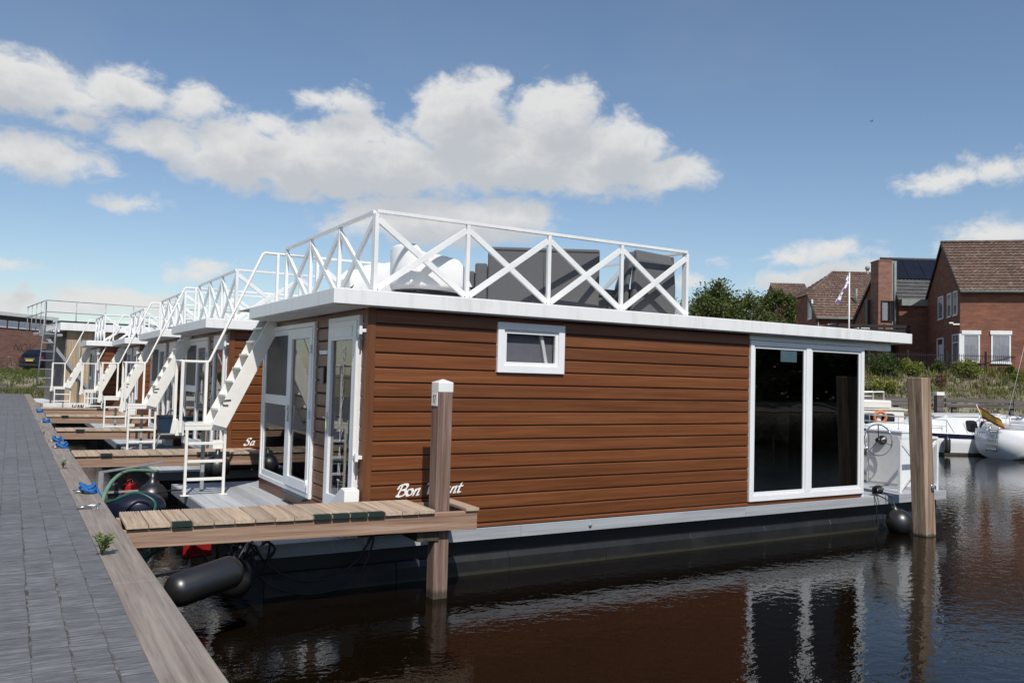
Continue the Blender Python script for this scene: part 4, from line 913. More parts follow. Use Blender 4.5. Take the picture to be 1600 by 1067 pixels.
M['asphalt'] = noisy('road_asphalt', (.14, .135, .13), (.20, .195, .185), 6, .9, bmp=.2)
b = MB(); vs = []; S2 = list(range(-90, -18, 4))
for s in S2: vs += [tuple(SD(s, 55.0, land_z(s, 55.4)+.04)), tuple(SD(s, 61.0, land_z(s, 61)+.04))]
b.add(vs, [(2*i, 2*i+2, 2*i+3, 2*i+1) for i in range(len(S2)-1)]); tag(b.build('road', M['asphalt']), kind='structure')

def blades(name, label, cat, spots, hmin, hmax, wid, mat, lean=.35, seed=5, n=7):
    r = random.Random(seed); b = MB()
    for (p, k) in spots:
        for i in range(n):
            h = r.uniform(hmin, hmax)*k; a = r.uniform(0, 6.28); o = Vector((r.gauss(0, .12), r.gauss(0, .12), -.04)); q = p+o
            t = Vector((math.cos(a)*lean*h*r.uniform(.2, 1.2), math.sin(a)*lean*h*r.uniform(.2, 1.2), h)); s = Vector((-math.sin(a+r.uniform(-1, 1)), math.cos(a), 0))*wid
            b.add([q-s, q+s, q+t*.6+s*.7, q+t, q+t*.6-s*.7], [(0, 1, 2, 3, 4)])
    o = b.build(name, mat, fixn=False); return tag(o, label, cat, kind='stuff')
def spots(s0, s1, d0, d1, n, seed, dens=None):
    r = random.Random(seed); out = []
    while len(out) < n:
        s = r.uniform(s0, s1); d = r.uniform(d0, d1)
        w = mnoise.noise(Vector((s*.35, d*.5, seed)))*.5+.5
        if r.random() > w*1.3-.1: continue
        out.append((SD(s, d, land_z(s, d)), .5+w))
    return out
blades('bank_grass', 'rough green grass on the bank beyond the end of the quay', 'grass', spots(-42, -24, 48.5, 55, 2600, 3), .18, .42, .02, M['grass_green'], seed=2)
blades('dry_grass', 'straw coloured dry grass at the foot of the bank beyond the quay', 'grass', spots(-42, -24, 47.8, 51.2, 1700, 4), .15, .40, .018, M['leaf_dry'], .6, seed=6)
blades('bank_weeds', 'rough green weeds covering the bank below the brick houses', 'weeds', spots(14, 36, 44.3, 51.6, 1900, 11), .08, .28, .022, M['leaf_bush'], .45, seed=7)
blades('yellow_weeds', 'bright yellow green weeds in drifts along the upper bank', 'weeds', spots(14, 36, 46.2, 51.4, 900, 21), .12, .42, .024, M['leaf_yellow'], .45, seed=17)
blades('dry_weeds', 'dry straw coloured stalks over the bank behind the moored boats', 'weeds', spots(14, 36, 43.9, 51, 2600, 12), .07, .24, .014, M['leaf_dry'], .8, seed=8)
blades('rust_weeds', 'rust brown seeding weeds near the top of the bank', 'weeds', spots(18, 36, 47.0, 51.3, 260, 15), .2, .55, .016, M['leaf_rust'], .35, seed=9)

def shrub(label, s, d, w, h, mat, n, seed, name='shrub', flowers=0, zoff=0.0, group=None):
    r = random.Random(seed); t = thing(name, label, 'shrub', SD(s, d, land_z(s, d)+zoff), 0, group); b = MB(); st = MB(); cl = []
    for k in range(max(4, n//220)):
        a = r.uniform(0, 6.28); q = r.random()**.5; c = Vector((math.cos(a)*q*w*.40, math.sin(a)*q*w*.40, h*r.uniform(.18, .80)*(1-.35*q))); cl.append((c, w*r.uniform(.13, .24)))
        st.tube([(c.x*.2, c.y*.2, 0), (c.x*.6, c.y*.6, c.z*.6), c], .015, 5)
    for i in range(n):
        c, rad = r.choice(cl); v = Vector((r.gauss(0, 1), r.gauss(0, 1), r.gauss(0, 1))).normalized()*rad*r.uniform(.3, 1.1)
        p = c+v; p.z = max(p.z, .03); d_ = (v.normalized()+Vector((r.gauss(0, .5), r.gauss(0, .5), r.gauss(.2, .5)))).normalized()
        leaf(b, p, d_, Vector((r.gauss(0, .5), r.gauss(0, .5), 1)).normalized(), r.uniform(.07, .15)*(.6+.5*min(w, 2)/2), r.uniform(.025, .05)*(.6+.5*min(w, 2)/2))
    st.build('stems', M['bark'], t, org=(0, 0, 0)); b.build('foliage', M[mat], t, org=(0, 0, 0), fixn=False)
    if flowers:
        f = MB()
        for i in range(flowers):
            c, rad = r.choice(cl); p = c+Vector((r.gauss(0, 1), r.gauss(0, 1), abs(r.gauss(.6, .5)))).normalized()*rad*1.15; leaf(f, p, Vector((1, r.gauss(0, .4), .2)), Vector((0, -.5, 1)).normalized(), .09, .045)
        f.build('flowers', M['flower_yellow'], t, org=(0, 0, 0), fixn=False)['kind'] = 'stuff'
    return t
def pxs(px, d): return (px-800)/FPX*d
shrub('dark green bushy shrub at the corner under the houseboat roof end', pxs(1383, 49.6), 49.6, 2.1, 1.75, 'leaf_bush', 2600, 1)
shrub('low yellow green shrub with small flowers in front of the dark green bush', pxs(1372, 47.4), 47.4, 2.2, .8, 'leaf_yellow', 1300, 2, flowers=70)
shrub('yellow green shrub just right of the dark bush, behind the tan pile top', pxs(1425, 50.2), 50.2, 1.7, .9, 'leaf_yellow', 1100, 3, flowers=40)
shrub('green shrub below the white house door on top of the bank', pxs(1466, 50.3), 50.3, 1.3, 1.0, 'leaf_bush', 900, 4)
shrub('yellow green shrub below the corner window of the nearest brick house', pxs(1506, 50.2), 50.2, 2.0, 1.05, 'leaf_yellow', 1400, 5, flowers=20)
shrub('small dark shrub by the fence below the right hand window', pxs(1573, 50.4), 50.4, .9, 1.0, 'leaf_bush', 600, 6)
shrub('low green shrub at the right edge of the bank', pxs(1597, 49.6), 49.6, 1.4, .7, 'leaf_yellow', 700, 7)
shrub('rusty low shrub halfway down the bank behind the tan pile', pxs(1470, 48.6), 48.6, 1.2, .7, 'leaf_rust', 700, 8)
shrub('green clump in the shade beneath the house balcony', pxs(1357, 53.5), 53.5, 1.2, 1.7, 'leaf_bush', 1100, 9)

# ------------------------------------------------------------------ wooden waling along the far bank
wl = thing('waling_fence', 'low fence of two weathered grey planks along the far bank behind the moored boats', 'fence', SD(26, 43.2, WZ), HEAD)
for k in range(-7, 9):
    for (z0, z1) in ((1.85, 2.05), (2.065, 2.28), (1.17, 1.42)): b = MB(); q = rnd.uniform(-.02, .02); b.box(k*4.2+.01, k*4.2+4.19, -.06+q*.6, .02, z0+q, z1+q); b.build('plank', M['grey_timber'], wl, .012, org=(0, 0, 0))
for k in range(-9, 14): b = MB(); b.box(k*3-.1, k*3+.1, .03, .22, -1, 2.2); b.build('post', M['grey_timber'], wl, .01, org=(0, 0, 0))
gp = thing('jetty_post', 'square grey post with a white cap behind the white motor cruiser', 'post', SD(pxs(1468, 42.4), 42.4, WZ), HEAD)
b = MB(); b.box(-.17, .17, -.17, .17, -1, 2.42); b.build('shaft', M['grey_timber'], gp, .01, org=(0, 0, 0)); b = MB(); b.box(-.2, .2, -.2, .2, 2.421, 2.6); b.build('post_cap', M['white'], gp, .02, org=(0, 0, 0))
# ------------------------------------------------------------------ iron garden fence
fe = thing('iron_fence', 'black iron bar fence along the top of the bank in front of the brick houses', 'fence', SD(22, 51.3, land_z(22, 51.3)), HEAD)
b = MB()
for k in range(0, 210): b.bar((k*.13, 0, 0), (k*.13, 0, 1.12), .016)
b.build('bars', M['dark'], fe, org=(0, 0, 0)); b = MB(); b.bar((0, 0, 1.0), (27, 0, 1.0), .03); b.bar((0, 0, .15), (27, 0, .15), .03); b.build('rail', M['dark'], fe, org=(0, 0, 0))
for k in range(0, 12): b = MB(); b.bar((k*2.4, -.02, -.2), (k*2.4, -.02, 1.28), .09); b.build('post', M['dark'], fe, org=(0, 0, 0))

# ------------------------------------------------------------------ brick houses
def brick_mat(name, c1, c2, c3, mort, src='Object', patch=None):
    m, t, b = newmat(name); tc = nd(t, 'ShaderNodeTexCoord'); sp = nd(t, 'ShaderNodeSeparateXYZ'); lk(t, tc.outputs[src], sp.inputs[0])
    cx = nd(t, 'ShaderNodeCombineXYZ'); lk(t, tm(t, 'ADD', sp.outputs[0], sp.outputs[1]), cx.inputs[0]); lk(t, sp.outputs[2], cx.inputs[1])
    br = nd(t, 'ShaderNodeTexBrick'); lk(t, cx.outputs[0], br.inputs['Vector']); br.inputs['Scale'].default_value = 1; br.inputs['Mortar Size'].default_value = .006; br.inputs['Mortar Smooth'].default_value = .2
    br.inputs['Brick Width'].default_value = .22; br.inputs['Row Height'].default_value = .0625; br.inputs['Bias'].default_value = .0
    br.inputs['Color1'].default_value = (*c1, 1); br.inputs['Color2'].default_value = (*c2, 1); br.inputs['Mortar'].default_value = (*mort, 1)
    v = objvec(t, (1, 1, 3)); f = nz(t, v, 1.1, 7, .7); c = mixc(t, ramp_f(t, f, .42, .68), br.outputs[0], c3)
    f2 = nz(t, objvec(t, (.5, .5, 6)), 1.5, 4, .6); hv = nd(t, 'ShaderNodeHueSaturation'); lk(t, c, hv.inputs['Color']); lk(t, tm(t, 'ADD', .62, tm(t, 'MULTIPLY', f2, .75)), hv.inputs['Value'])
    lk(t, hv.outputs[0], b.inputs['Base Color']); b.inputs['Roughness'].default_value = .85; b.inputs['Specular IOR Level'].default_value = .2
    bump(t, b, tm(t, 'SUBTRACT', 1.0, br.outputs['Fac']), .4, .006); return m
M['brick'] = brick_mat('red_brown_brick', (.215, .080, .048), (.145, .056, .038), (.27, .115, .072), (.19, .155, .13))
M['brick_pale'] = brick_mat('pale_red_brick', (.27, .125, .088), (.20, .09, .066), (.31, .165, .12), (.2, .17, .15))
def tile_mat(name, c1, c2, lich, amt):
    m, t, b = newmat(name); tc = nd(t, 'ShaderNodeTexCoord'); sp = nd(t, 'ShaderNodeSeparateXYZ'); lk(t, tc.outputs['Object'], sp.inputs[0])
    col = tm(t, 'DIVIDE', sp.outputs[0], .26); row = tm(t, 'DIVIDE', sp.outputs[2], .2); cx = nd(t, 'ShaderNodeCombineXYZ'); lk(t, tm(t, 'FLOOR', col), cx.inputs[0]); lk(t, tm(t, 'FLOOR', row), cx.inputs[1])
    wn = nd(t, 'ShaderNodeTexWhiteNoise', noise_dimensions='2D'); lk(t, cx.outputs[0], wn.inputs['Vector'])
    c = mixc(t, wn.outputs[0], c1, c2); f = nz(t, objvec(t), 3.5, 7, .7); c = mixc(t, tm(t, 'MULTIPLY', ramp_f(t, f, .5, .72), amt), c, lich)
    big = nz(t, objvec(t), .5, 3); hv = nd(t, 'ShaderNodeHueSaturation'); lk(t, c, hv.inputs['Color']); lk(t, tm(t, 'ADD', .65, tm(t, 'MULTIPLY', big, .7)), hv.inputs['Value']); lk(t, hv.outputs[0], b.inputs['Base Color'])
    b.inputs['Roughness'].default_value = .85; b.inputs['Specular IOR Level'].default_value = .25; return m
M['tile_brown'] = tile_mat('brown_roof_tiles', (.155, .098, .074), (.11, .072, .058), (.31, .27, .23), .9)
M['tile_grey'] = tile_mat('grey_roof_tiles', (.10, .10, .10), (.075, .075, .078), (.16, .16, .16), .3)
M['panel'] = noisy('solar_glass', (.006, .007, .014), (.010, .011, .02), 2, .22)
M['curtain'] = noisy('pale_curtain', (.50, .51, .62), (.74, .75, .84), 5, .8, (6, 6, .3))
M['zinc'] = noisy('zinc_sheet', (.20, .225, .21), (.26, .285, .27), 3, .5)
M['black_wood'] = noisy('black_stained_wood', (.012, .011, .010), (.022, .02, .018), 3, .6, (1, 1, 8))
def tiles(b, p0, p1, q0, q1, rows, cols, thick=.05):
    """pantiled slope: eave edge p0-p1, ridge edge q0-q1; every course is a wavy step"""
    p0, p1, q0, q1 = map(Vector, (p0, p1, q0, q1)); nrm = (p1-p0).cross(q0-p0).normalized(); sub = 6
    for r in range(rows):
        vs = []; f0, f1 = r/rows, (r+1)/rows+.12/rows
        N = cols*sub
        for i in range(N+1):
            u = i/N; w = math.sin((i % sub)/sub*2*math.pi)*.022
            a = (p0.lerp(q0, f0)).lerp(p1.lerp(q1, f0), u)+nrm*(thick+.028+w); e = (p0.lerp(q0, min(f1, 1))).lerp(p1.lerp(q1, min(f1, 1)), u)+nrm*(.012+w)
            vs += [a-nrm*(.045), a, e]
        b.add(vs, [q for i in range(N) for q in ((3*i, 3*i+3, 3*i+4, 3*i+1), (3*i+1, 3*i+4, 3*i+5, 3*i+2))], False)
def win_y(h, x0, x1, z0, z1, y=0.0, w=.09, label='window', curtain=True, lintel=False, mull=()):
    f = MB(); frame_y(f, y-.05, .14, x0, x1, z0, z1, w)
    for mx_ in mull: f.box(mx_-.04, mx_+.04, y-.045, y+.08, z0+w, z1-w)
    if lintel: f.box(x0-.06, x1+.06, y-.09, y-.052, z1-.02, z1+.22)
    f.box(x0-.05, x1+.05, y-.10, y-.052, z0-.06, z0)
    o = f.build('window', M['white'], h, org=(0, 0, 0)); MB().box(x0+w, x1-w, y-.036, y-.03, z0+w, z1-w).build('pane', M['glass_house'], o, org=(0, 0, 0))
    if curtain:
        c = MB(); vs = []; n = 40
        for i in range(n+1):
            x = x0+w+(x1-x0-2*w)*i/n; yy = y-.014+.008*math.sin(i*1.7); vs += [(x, yy, z0+w), (x, yy, z1-w)]
        c.add(vs, [(2*i, 2*i+2, 2*i+3, 2*i+1) for i in range(n)], True); c.build('curtain', M['curtain'], o, org=(0, 0, 0), fixn=False)
    return o
def win_x(h, y0, y1, z0, z1, x=0.0, w=.08):
    f = MB(); frame_x(f, x-.06, .14, y0, y1, z0, z1, w); f.box(x-.10, x-.062, y0-.04, y1+.04, z0-.05, z0); o = f.build('window', M['white'], h, org=(0, 0, 0))
    MB().box(x-.04, x-.034, y0+w, y1-w, z0+w, z1-w).build('pane', M['glass_house'], o, org=(0, 0, 0)); MB().box(x-.014, x-.006, y0+w, y1-w, z0+w, z1-w).build('curtain', M['curtain'], o, org=(0, 0, 0)); return o
# house A: nearest, at the right edge
gz = 2.72
hA = thing('brick_house', 'nearest brick house at the right edge, with a white framed corner window', 'house', SD(28, 52, gz), HEAD-R_(13.2))
Wd, Dp, EV, RG = 15, 8, 5.35, 8.75
b = MB(); b.prism([(0, -1), (Dp, -1), (Dp, EV), (Dp/2, RG), (0, EV)], 'x', 0.0, Wd); b.build('wall', M['brick'], hA, org=(0, 0, 0))
b = MB(); sl = (RG-EV)/(Dp/2)
tiles(b, (-.10, -.35, EV-.35*sl+.03), (Wd+.1, -.35, EV-.35*sl+.03), (-.10, Dp/2, RG+.03), (Wd+.1, Dp/2, RG+.03), 17, 56)
tiles(b, (Wd+.1, Dp+.35, EV-.35*sl+.03), (-.10, Dp+.35, EV-.35*sl+.03), (Wd+.1, Dp/2, RG+.03), (-.10, Dp/2, RG+.03), 17, 56)
rfA = b.build('roof', M['tile_brown'], hA, org=(0, 0, 0), fixn=False)
b = MB(); b.tube([(-.12, Dp/2, RG+.07), (Wd+.12, Dp/2, RG+.07)], .13, 10); b.build('ridge_tiles', M['tile_brown'], rfA, org=(0, 0, 0))
b = MB(); b.prism([(-.35, EV-.35*sl-.12), (Dp/2, RG-.13), (Dp+.35, EV-.35*sl-.12), (Dp+.35, EV-.35*sl+.06), (Dp/2, RG+.07), (-.35, EV-.35*sl+.06)], 'x', -.14, -.06); b.build('verge_board', M['black_wood'], rfA, org=(0, 0, 0))
b = MB(); b.tube([(-.1, -.42, EV-.35*sl-.02), (Wd, -.42, EV-.35*sl-.02)], .08, 10); b.build('gutter', M['zinc'], hA, org=(0, 0, 0))
b = MB(); b.box(0, Wd, -.012, -.001, EV-.95, EV-.25); b.build('eave_band', M['black_wood'] if False else M['brick'], hA, org=(0, 0, 0))
win_x(hA, 3.75, 4.95, 3.65, 5.2); win_x(hA, 1.85, 2.75, 3.65, 5.2); win_x(hA, .5, 1.35, 3.65, 5.2)
win_y(hA, .14, 1.12, .65, 2.42, lintel=True); win_y(hA, 1.75, 2.85, .65, 2.42, lintel=True); win_y(hA, 4.3, 5.6, .65, 2.42, lintel=True)
o = MB(); frame_x(o, -.06, .12, .14, 1.55, .65, 2.45, .08); o.box(-.055, .04, .84-.0, .9, 1.95, 2.37); o.box(-.058, .05, .22, 1.47, 1.88, 1.95); oo = o.build('corner_window', M['white'], hA, org=(0, 0, 0)); MB().box(-.04, -.034, .22, 1.47, .73, 1.88).build('pane', M['glass_house'], oo, org=(0, 0, 0)); MB().box(-.04, -.034, .22, 1.47, 1.95, 2.37).build('pane', M['glass_house'], oo, org=(0, 0, 0)); MB().box(-.012, -.006, .22, 1.47, .73, 2.3).build('curtain', M['curtain'], oo, org=(0, 0, 0))
MB().box(-.055, .135, -.055, .135, .6, 2.43).build('corner_post', M['white'], hA, org=(0, 0, 0))
o = MB(); frame_x(o, -.06, .12, 3.7, 5.2, -.1, 2.4, .1, .05); o = o.build('door', M['white'], hA, org=(0, 0, 0)); MB().box(-.03, .03, 3.8, 4.75, -.05, 1.95).build('door_leaf', M['curtain'], o, org=(0, 0, 0)); MB().box(-.03, .03, 3.8, 5.1, 1.98, 2.3).build('pane', M['glass_house'], o, org=(0, 0, 0))
b = MB(); b.box(-.40, -.005, .02, .08, 2.98, 3.06); b.box(-.62, -.38, .0, .10, 3.06, 3.14); b.build('security_camera', M['white'], hA, .01, org=(0, 0, 0))
# house B: solar panels
gz = 2.9
hB = thing('brick_house', 'brick house with solar panels and a square brick tower at its left side', 'house', SD(27.9, 60, gz), HEAD)
Wd = 12; EV = 5.25; RG = 8.45; RY = 2.8
b = MB(); b.prism([(0, -1), (11, -1), (11, 1.6), (8.8, 3.2), (RY, RG), (0, EV)], 'x', 0, Wd); b.build('wall', M['brick'], hB, org=(0, 0, 0))
b = MB(); sl = (RG-EV)/RY; tiles(b, (-.12, -.2, EV-.2*sl+.03), (Wd, -.2, EV-.2*sl+.03), (-.12, RY, RG+.03), (Wd, RY, RG+.03), 12, 44); tiles(b, (Wd, 11, 1.7), (-.12, 11, 1.7), (Wd, RY, RG+.03), (-.12, RY, RG+.03), 20, 44)
rfB = b.build('roof', M['tile_grey'], hB, org=(0, 0, 0), fixn=False)
b = MB(); b.tube([(-.15, RY, RG+.06), (Wd, RY, RG+.06)], .12, 10); b.build('ridge_tiles', M['tile_grey'], rfB, org=(0, 0, 0))
b = MB(); b.prism([(-.2, EV-.2*sl-.1), (RY, RG-.12), (8.8, 3.1), (8.8, 3.3), (RY, RG+.08), (-.2, EV-.2*sl+.1)], 'x', -.16, -.07); b.build('verge_board', M['black_wood'], rfB, org=(0, 0, 0))
b = MB(); b.box(.05, Wd, -.34, -.02, EV-.55, EV-.08); b.build('box_gutter', M['zinc'], hB, org=(0, 0, 0))
for k in range(5):                                                     # five solar panels on the upper half
    b = MB(); x0 = .12+k*1.22; f0, f1 = .47, .97; nrm = Vector((0, -sl, 1)).normalized(); P = [Vector((x, RY*f, EV+(RG-EV)*f))+nrm*.16 for (x, f) in ((x0, f0), (x0+1.19, f0), (x0+1.19, f1), (x0, f1))]
    b.add(P+[p-nrm*.05 for p in P], [(0, 1, 2, 3), (7, 6, 5, 4), (0, 4, 5, 1), (1, 5, 6, 2), (2, 6, 7, 3), (3, 7, 4, 0)]); b.build('solar_panel', M['panel'], rfB, org=(0, 0, 0))
b = MB(); b.box(-1.46, -.50, .1, 1.4, -1, 7.93); b.box(-1.49, -.47, .07, 1.43, 7.931, 8.02); tw = b.build('tower', M['brick_pale'], hB, org=(0, 0, 0))
b = MB(); frame_y(b, .0, .12, -1.28, -.30, 3.55, 5.05, .07); b.box(-.66, -.60, .005, .11, 3.62, 4.98); o = b.build('tower_window', M['black_wood'], hB, org=(0, 0, 0)); MB().box(-1.21, -.37, .02, .03, 3.62, 4.98).build('pane', M['glass_house'], o, org=(0, 0, 0)); MB().box(-1.21, -.80, .07, .08, 3.62, 4.98).build('curtain', M['curtain'], o, org=(0, 0, 0)); MB().box(-.80, -.37, .07, .08, 3.62, 4.98).build('dark_backing', M['inside'], o, org=(0, 0, 0))  # thin dark sheet stands in for the unlit interior behind the pane
b = MB(); b.box(-.418, -.02, .35, .5, 2.2, 8.0); b.tube([(-.2, .25, 2.2), (-.2, .25, 7.9)], .05, 8); b.build('drain_pipe', M['zinc'], hB, org=(0, 0, 0))
b = MB(); b.box(-1.9, -1.52, 1.3, 1.5, 2.3, 5.2); b.build('side_window', M['black_wood'], hB, org=(0, 0, 0))
bc = MB(); bc.box(-5.2, -.02, -1.7, .9, 2.05, 2.25); bco = bc.build('balcony', M['black_wood'], hB, org=(0, 0, 0))
for z in (2.36, 2.66, 2.96): b = MB(); b.box(-5.2, -.02, -1.74, -1.70, z, z+.2); b.box(-5.24, -5.2, -1.7, .8, z, z+.2); b.build('balcony_rail', M['black_wood'], bco, org=(0, 0, 0))
for x in (-5.15, -3.5, -1.8): b = MB(); b.box(x-.05, x+.05, -1.69, -1.6, -1.0, 3.22); b.build('balcony_post', M['black_wood'], bco, org=(0, 0, 0))
b = MB(); b.box(-3.2, -2.3, -.5, .1, 2.26, 3.0); b.build('balcony_bench', M['white'], bco, .03, org=(0, 0, 0))
b = MB(); b.box(-5.0, -.05, .5, .7, -1, 2.04); b.build('garage_front', M['black_wood'], hB, org=(0, 0, 0))
# house C: half hipped brown roof
hC = thing('brick_house', 'farthest brick house with a half hipped brown tiled roof, next to the tree', 'house', SD(26.3, 72, 2.95), HEAD)
EV, RG = 4.85, 9.15; Wd = 12
b = MB(); b.prism([(0, -1), (9, -1), (9, EV), (7, 6.77), (2, 6.77), (0, EV)], 'x', 0, .3); b.box(.3, Wd, .0, 9, -1, EV); b.build('wall', M['brick'], hC, org=(0, 0, 0))
sl = (RG-EV)/4.5; b = MB(); tiles(b, (-.1, -.3, EV-.3*sl+.03), (Wd, -.3, EV-.3*sl+.03), (-.1, 2, 6.80), (Wd, 2, 6.80), 9, 44); tiles(b, (-.1, 2, 6.80), (Wd, 2, 6.80), (3.1, 4.5, RG+.03), (Wd, 4.5, RG+.03), 11, 42); tiles(b, (Wd, 9.3, EV-.3*sl), (-.1, 9.3, EV-.3*sl), (Wd, 7, 6.8), (-.1, 7, 6.8), 9, 44); tiles(b, (Wd, 7, 6.8), (-.1, 7, 6.8), (Wd, 4.5, RG+.03), (3.1, 4.5, RG+.03), 11, 42)
tiles(b, (-.15, 7.05, 6.75), (-.15, 1.95, 6.75), (3.1, 4.5, RG+.03), (3.1, 4.45, RG+.03), 11, 18)
rfC = b.build('roof', M['tile_brown'], hC, org=(0, 0, 0), fixn=False)
b = MB(); b.tube([(3.1, 4.5, RG+.06), (Wd, 4.5, RG+.06)], .13, 8); b.tube([(-.15, 1.95, 6.8), (3.1, 4.5, RG+.06)], .11, 8); b.build('ridge_tiles', M['tile_brown'], rfC, org=(0, 0, 0))
b = MB(); b.prism([(-.3, EV-.3*sl-.12), (2, 6.66), (2, 6.84), (-.3, EV-.3*sl+.06)], 'x', -.16, -.08); b.build('verge_board', M['black_wood'], rfC, org=(0, 0, 0))
b = MB(); b.tube([(-.1, -.36, EV-.3*sl), (Wd, -.36, EV-.3*sl)], .08, 8); b.tube([(.15, -.1, EV-.4), (.15, -.1, -1)], .05, 8); b.build('gutter', M['zinc'], hC, org=(0, 0, 0))
win_y(hC, 1.0, 3.4, 2.6, 4.15, curtain=False); win_y(hC, 4.6, 6.4, 2.6, 4.15, curtain=False)
win_x(hC, 1.0, 1.9, 4.6, 6.3); win_x(hC, 1.6, 2.9, 1.5, 3.2)
b = MB(); b.tube([(3.9, 1.2, 5.8), (3.9, 1.0, 7.35)], .09, 10); b.build('flue', M['zinc'], hC, org=(0, 0, 0)); b = MB(); b.tube([(6.3, 4.4, 8.8), (6.3, 4.4, 9.5)], .12, 10); b.lathe((6.3, 4.4, 9.5), [(.12, 0), (.21, .05), (.21, .28), (.12, .34), (0, .36)], 12); b.build('flue', M['zinc'], hC, org=(0, 0, 0))
b = MB(); b.prism([(6.0, -1), (12, -1), (12, 6.2), (9, 8.6), (6.0, 6.2)], 'x', -1.2, 2.0); b.build('rear_wing', M['brick'], hC, org=(0, 0, 0))
b = MB(); tiles(b, (-1.3, 5.8, 6.1), (2.1, 5.8, 6.1), (-1.3, 9, 8.65), (2.1, 9, 8.65), 11, 13); b.build('wing_roof', M['tile_brown'], hC, org=(0, 0, 0), fixn=False)
# flagpole with a checked pennant
fp = thing('flagpole', 'white flagpole with a drooping violet and white checked flag before the hipped house', 'flagpole', SD(pxs(1327, 57), 57, 2.9), HEAD)
b = MB(); b.tube([(0, 0, -.3), (0, 0, 6.55)], [.06, .045], 10); b.lathe((0, 0, 6.55), [(.05, 0), (.07, .05), (0, .1)], 10); b.build('pole', M['white'], fp, org=(0, 0, 0))
def flag_checks():
    m, t, b = newmat('violet_checks'); ck = nd(t, 'ShaderNodeTexChecker'); ck.inputs['Scale'].default_value = 3.4; lk(t, objvec(t, rot=(0, R_(-28), 0)), ck.inputs['Vector']); ck.inputs['Color1'].default_value = (.75, .75, .76, 1); ck.inputs['Color2'].default_value = (.13, .08, .27, 1); lk(t, ck.outputs[0], b.inputs['Base Color']); b.inputs['Roughness'].default_value = .8; return m
b = MB(); vs = []; n = 14
for i in range(n+1):
    f = i/n; z = 6.4-1.95*f; x = -.05-.85*f**1.2; y = .06*math.sin(f*9); w = .14+.12*math.sin(f*7+1)*.5; vs += [(x-w*.25, y, z+.1), (x+w*.8, y+.05*math.cos(f*11), z-.1)]
b.add(vs, [(2*i, 2*i+2, 2*i+3, 2*i+1) for i in range(n)], True); b.build('flag', flag_checks(), fp, org=(0, 0, 0), fixn=False)

# ------------------------------------------------------------------ trees
def tree(label, s, d, zb, H, cw, cz, ch, nleaf, seed, group=None, leafsz=.14, clusters=60, skew=(0, 0)):
    r = random.Random(seed); t = thing('leafy_tree', label, 'tree', SD(s, d, zb), HEAD, group); tr = MB(); lv = MB()
    tr.tube([(0, 0, -.5), (.05, .03, cz*.35), (-.05, 0, cz*.7), (.1, 0, cz+ch*.25)], [.24, .19, .14, .06], 10); cl = []
    for k in range(clusters):
        v = Vector((r.gauss(0, 1), r.gauss(0, 1), r.gauss(0, 1))).normalized(); q = r.uniform(.35, 1.0)**.6
        # uneven outline
        lob = .72+.42*mnoise.noise(v*1.7+Vector((seed, 0, 0)))+.25*mnoise.noise(v*4.1+Vector((0, seed, 0)))
        c = Vector((v.x*cw/2*q*lob, v.y*cw/2*q*lob, cz+v.z*ch/2*q*lob)); c.x += skew[0]*(c.z-cz)/ch; cl.append((c, r.uniform(.35, .72)*cw/7.2))
        if r.random() < .6:
            s0 = Vector((0, 0, cz*.55+r.uniform(0, .4)*ch*.5)); tr.tube([s0, s0.lerp(c, .5)+Vector((0, 0, .2)), c], [.06, .035, .012], 6)
    for i in range(nleaf):
        c, rad = cl[int(r.random()*len(cl))]; v = Vector((r.gauss(0, 1), r.gauss(0, 1), r.gauss(0, .8))); v = v.normalized()*rad*r.uniform(.1, 1.15)
        d_ = (v.normalized()+Vector((r.gauss(0, .6), r.gauss(0, .6), r.gauss(-.1, .6)))).normalized(); leaf(lv, c+v, d_, Vector((r.gauss(0, .6), r.gauss(0, .6), 1)).normalized(), leafsz*r.uniform(.7, 1.4), leafsz*r.uniform(.28, .42))
    tr.build('trunk', M['bark'], t, org=(0, 0, 0)); lv.build('crown', M['leaf_tree'], t, org=(0, 0, 0), fixn=False); return t
tree('bushy green tree behind the aft end of the nearest roof railing', pxs(1128, 55), 55, 2.7, 7, 8.6, 3.5, 5.0, 19000, 21, clusters=120, leafsz=.17)
t2 = tree('lighter reaching tree crown beside the bushy green one, its twigs pointing at the brick houses', pxs(1206, 56), 56, 2.7, 7, 4.2, 3.9, 4.4, 5600, 5, clusters=46, leafsz=.17, skew=(1.6, 0))

# ------------------------------------------------------------------ moored boats across the water
M['gel'] = noisy('white_gelcoat', (.74, .75, .75), (.82, .82, .81), 1.5, .22)
M['gel_cream'] = noisy('cream_gelcoat', (.66, .63, .56), (.74, .71, .64), 1.5, .3)
M['navy_paint'] = noisy('navy_stripe', (.010, .014, .040), (.016, .022, .06), 2, .25)
M['tarp'] = noisy('white_canvas', (.66, .67, .68), (.76, .77, .77), 3, .75, bmp=.1)
M['window_black'] = noisy('black_boat_window', (.006, .006, .007), (.010, .010, .012), 2, .08)
M['orange'] = noisy('orange_lifebuoy', (.55, .16, .04), (.65, .22, .06), 6, .6)
M['flag_red'] = noisy('red_cloth', (.45, .05, .025), (.55, .07, .035), 8, .8)
M['flag_yellow'] = noisy('yellow_cloth', (.62, .42, .05), (.72, .50, .07), 8, .8)
M['antifoul'] = noisy('dark_antifouling', (.05, .04, .03), (.09, .075, .055), 3, .7)
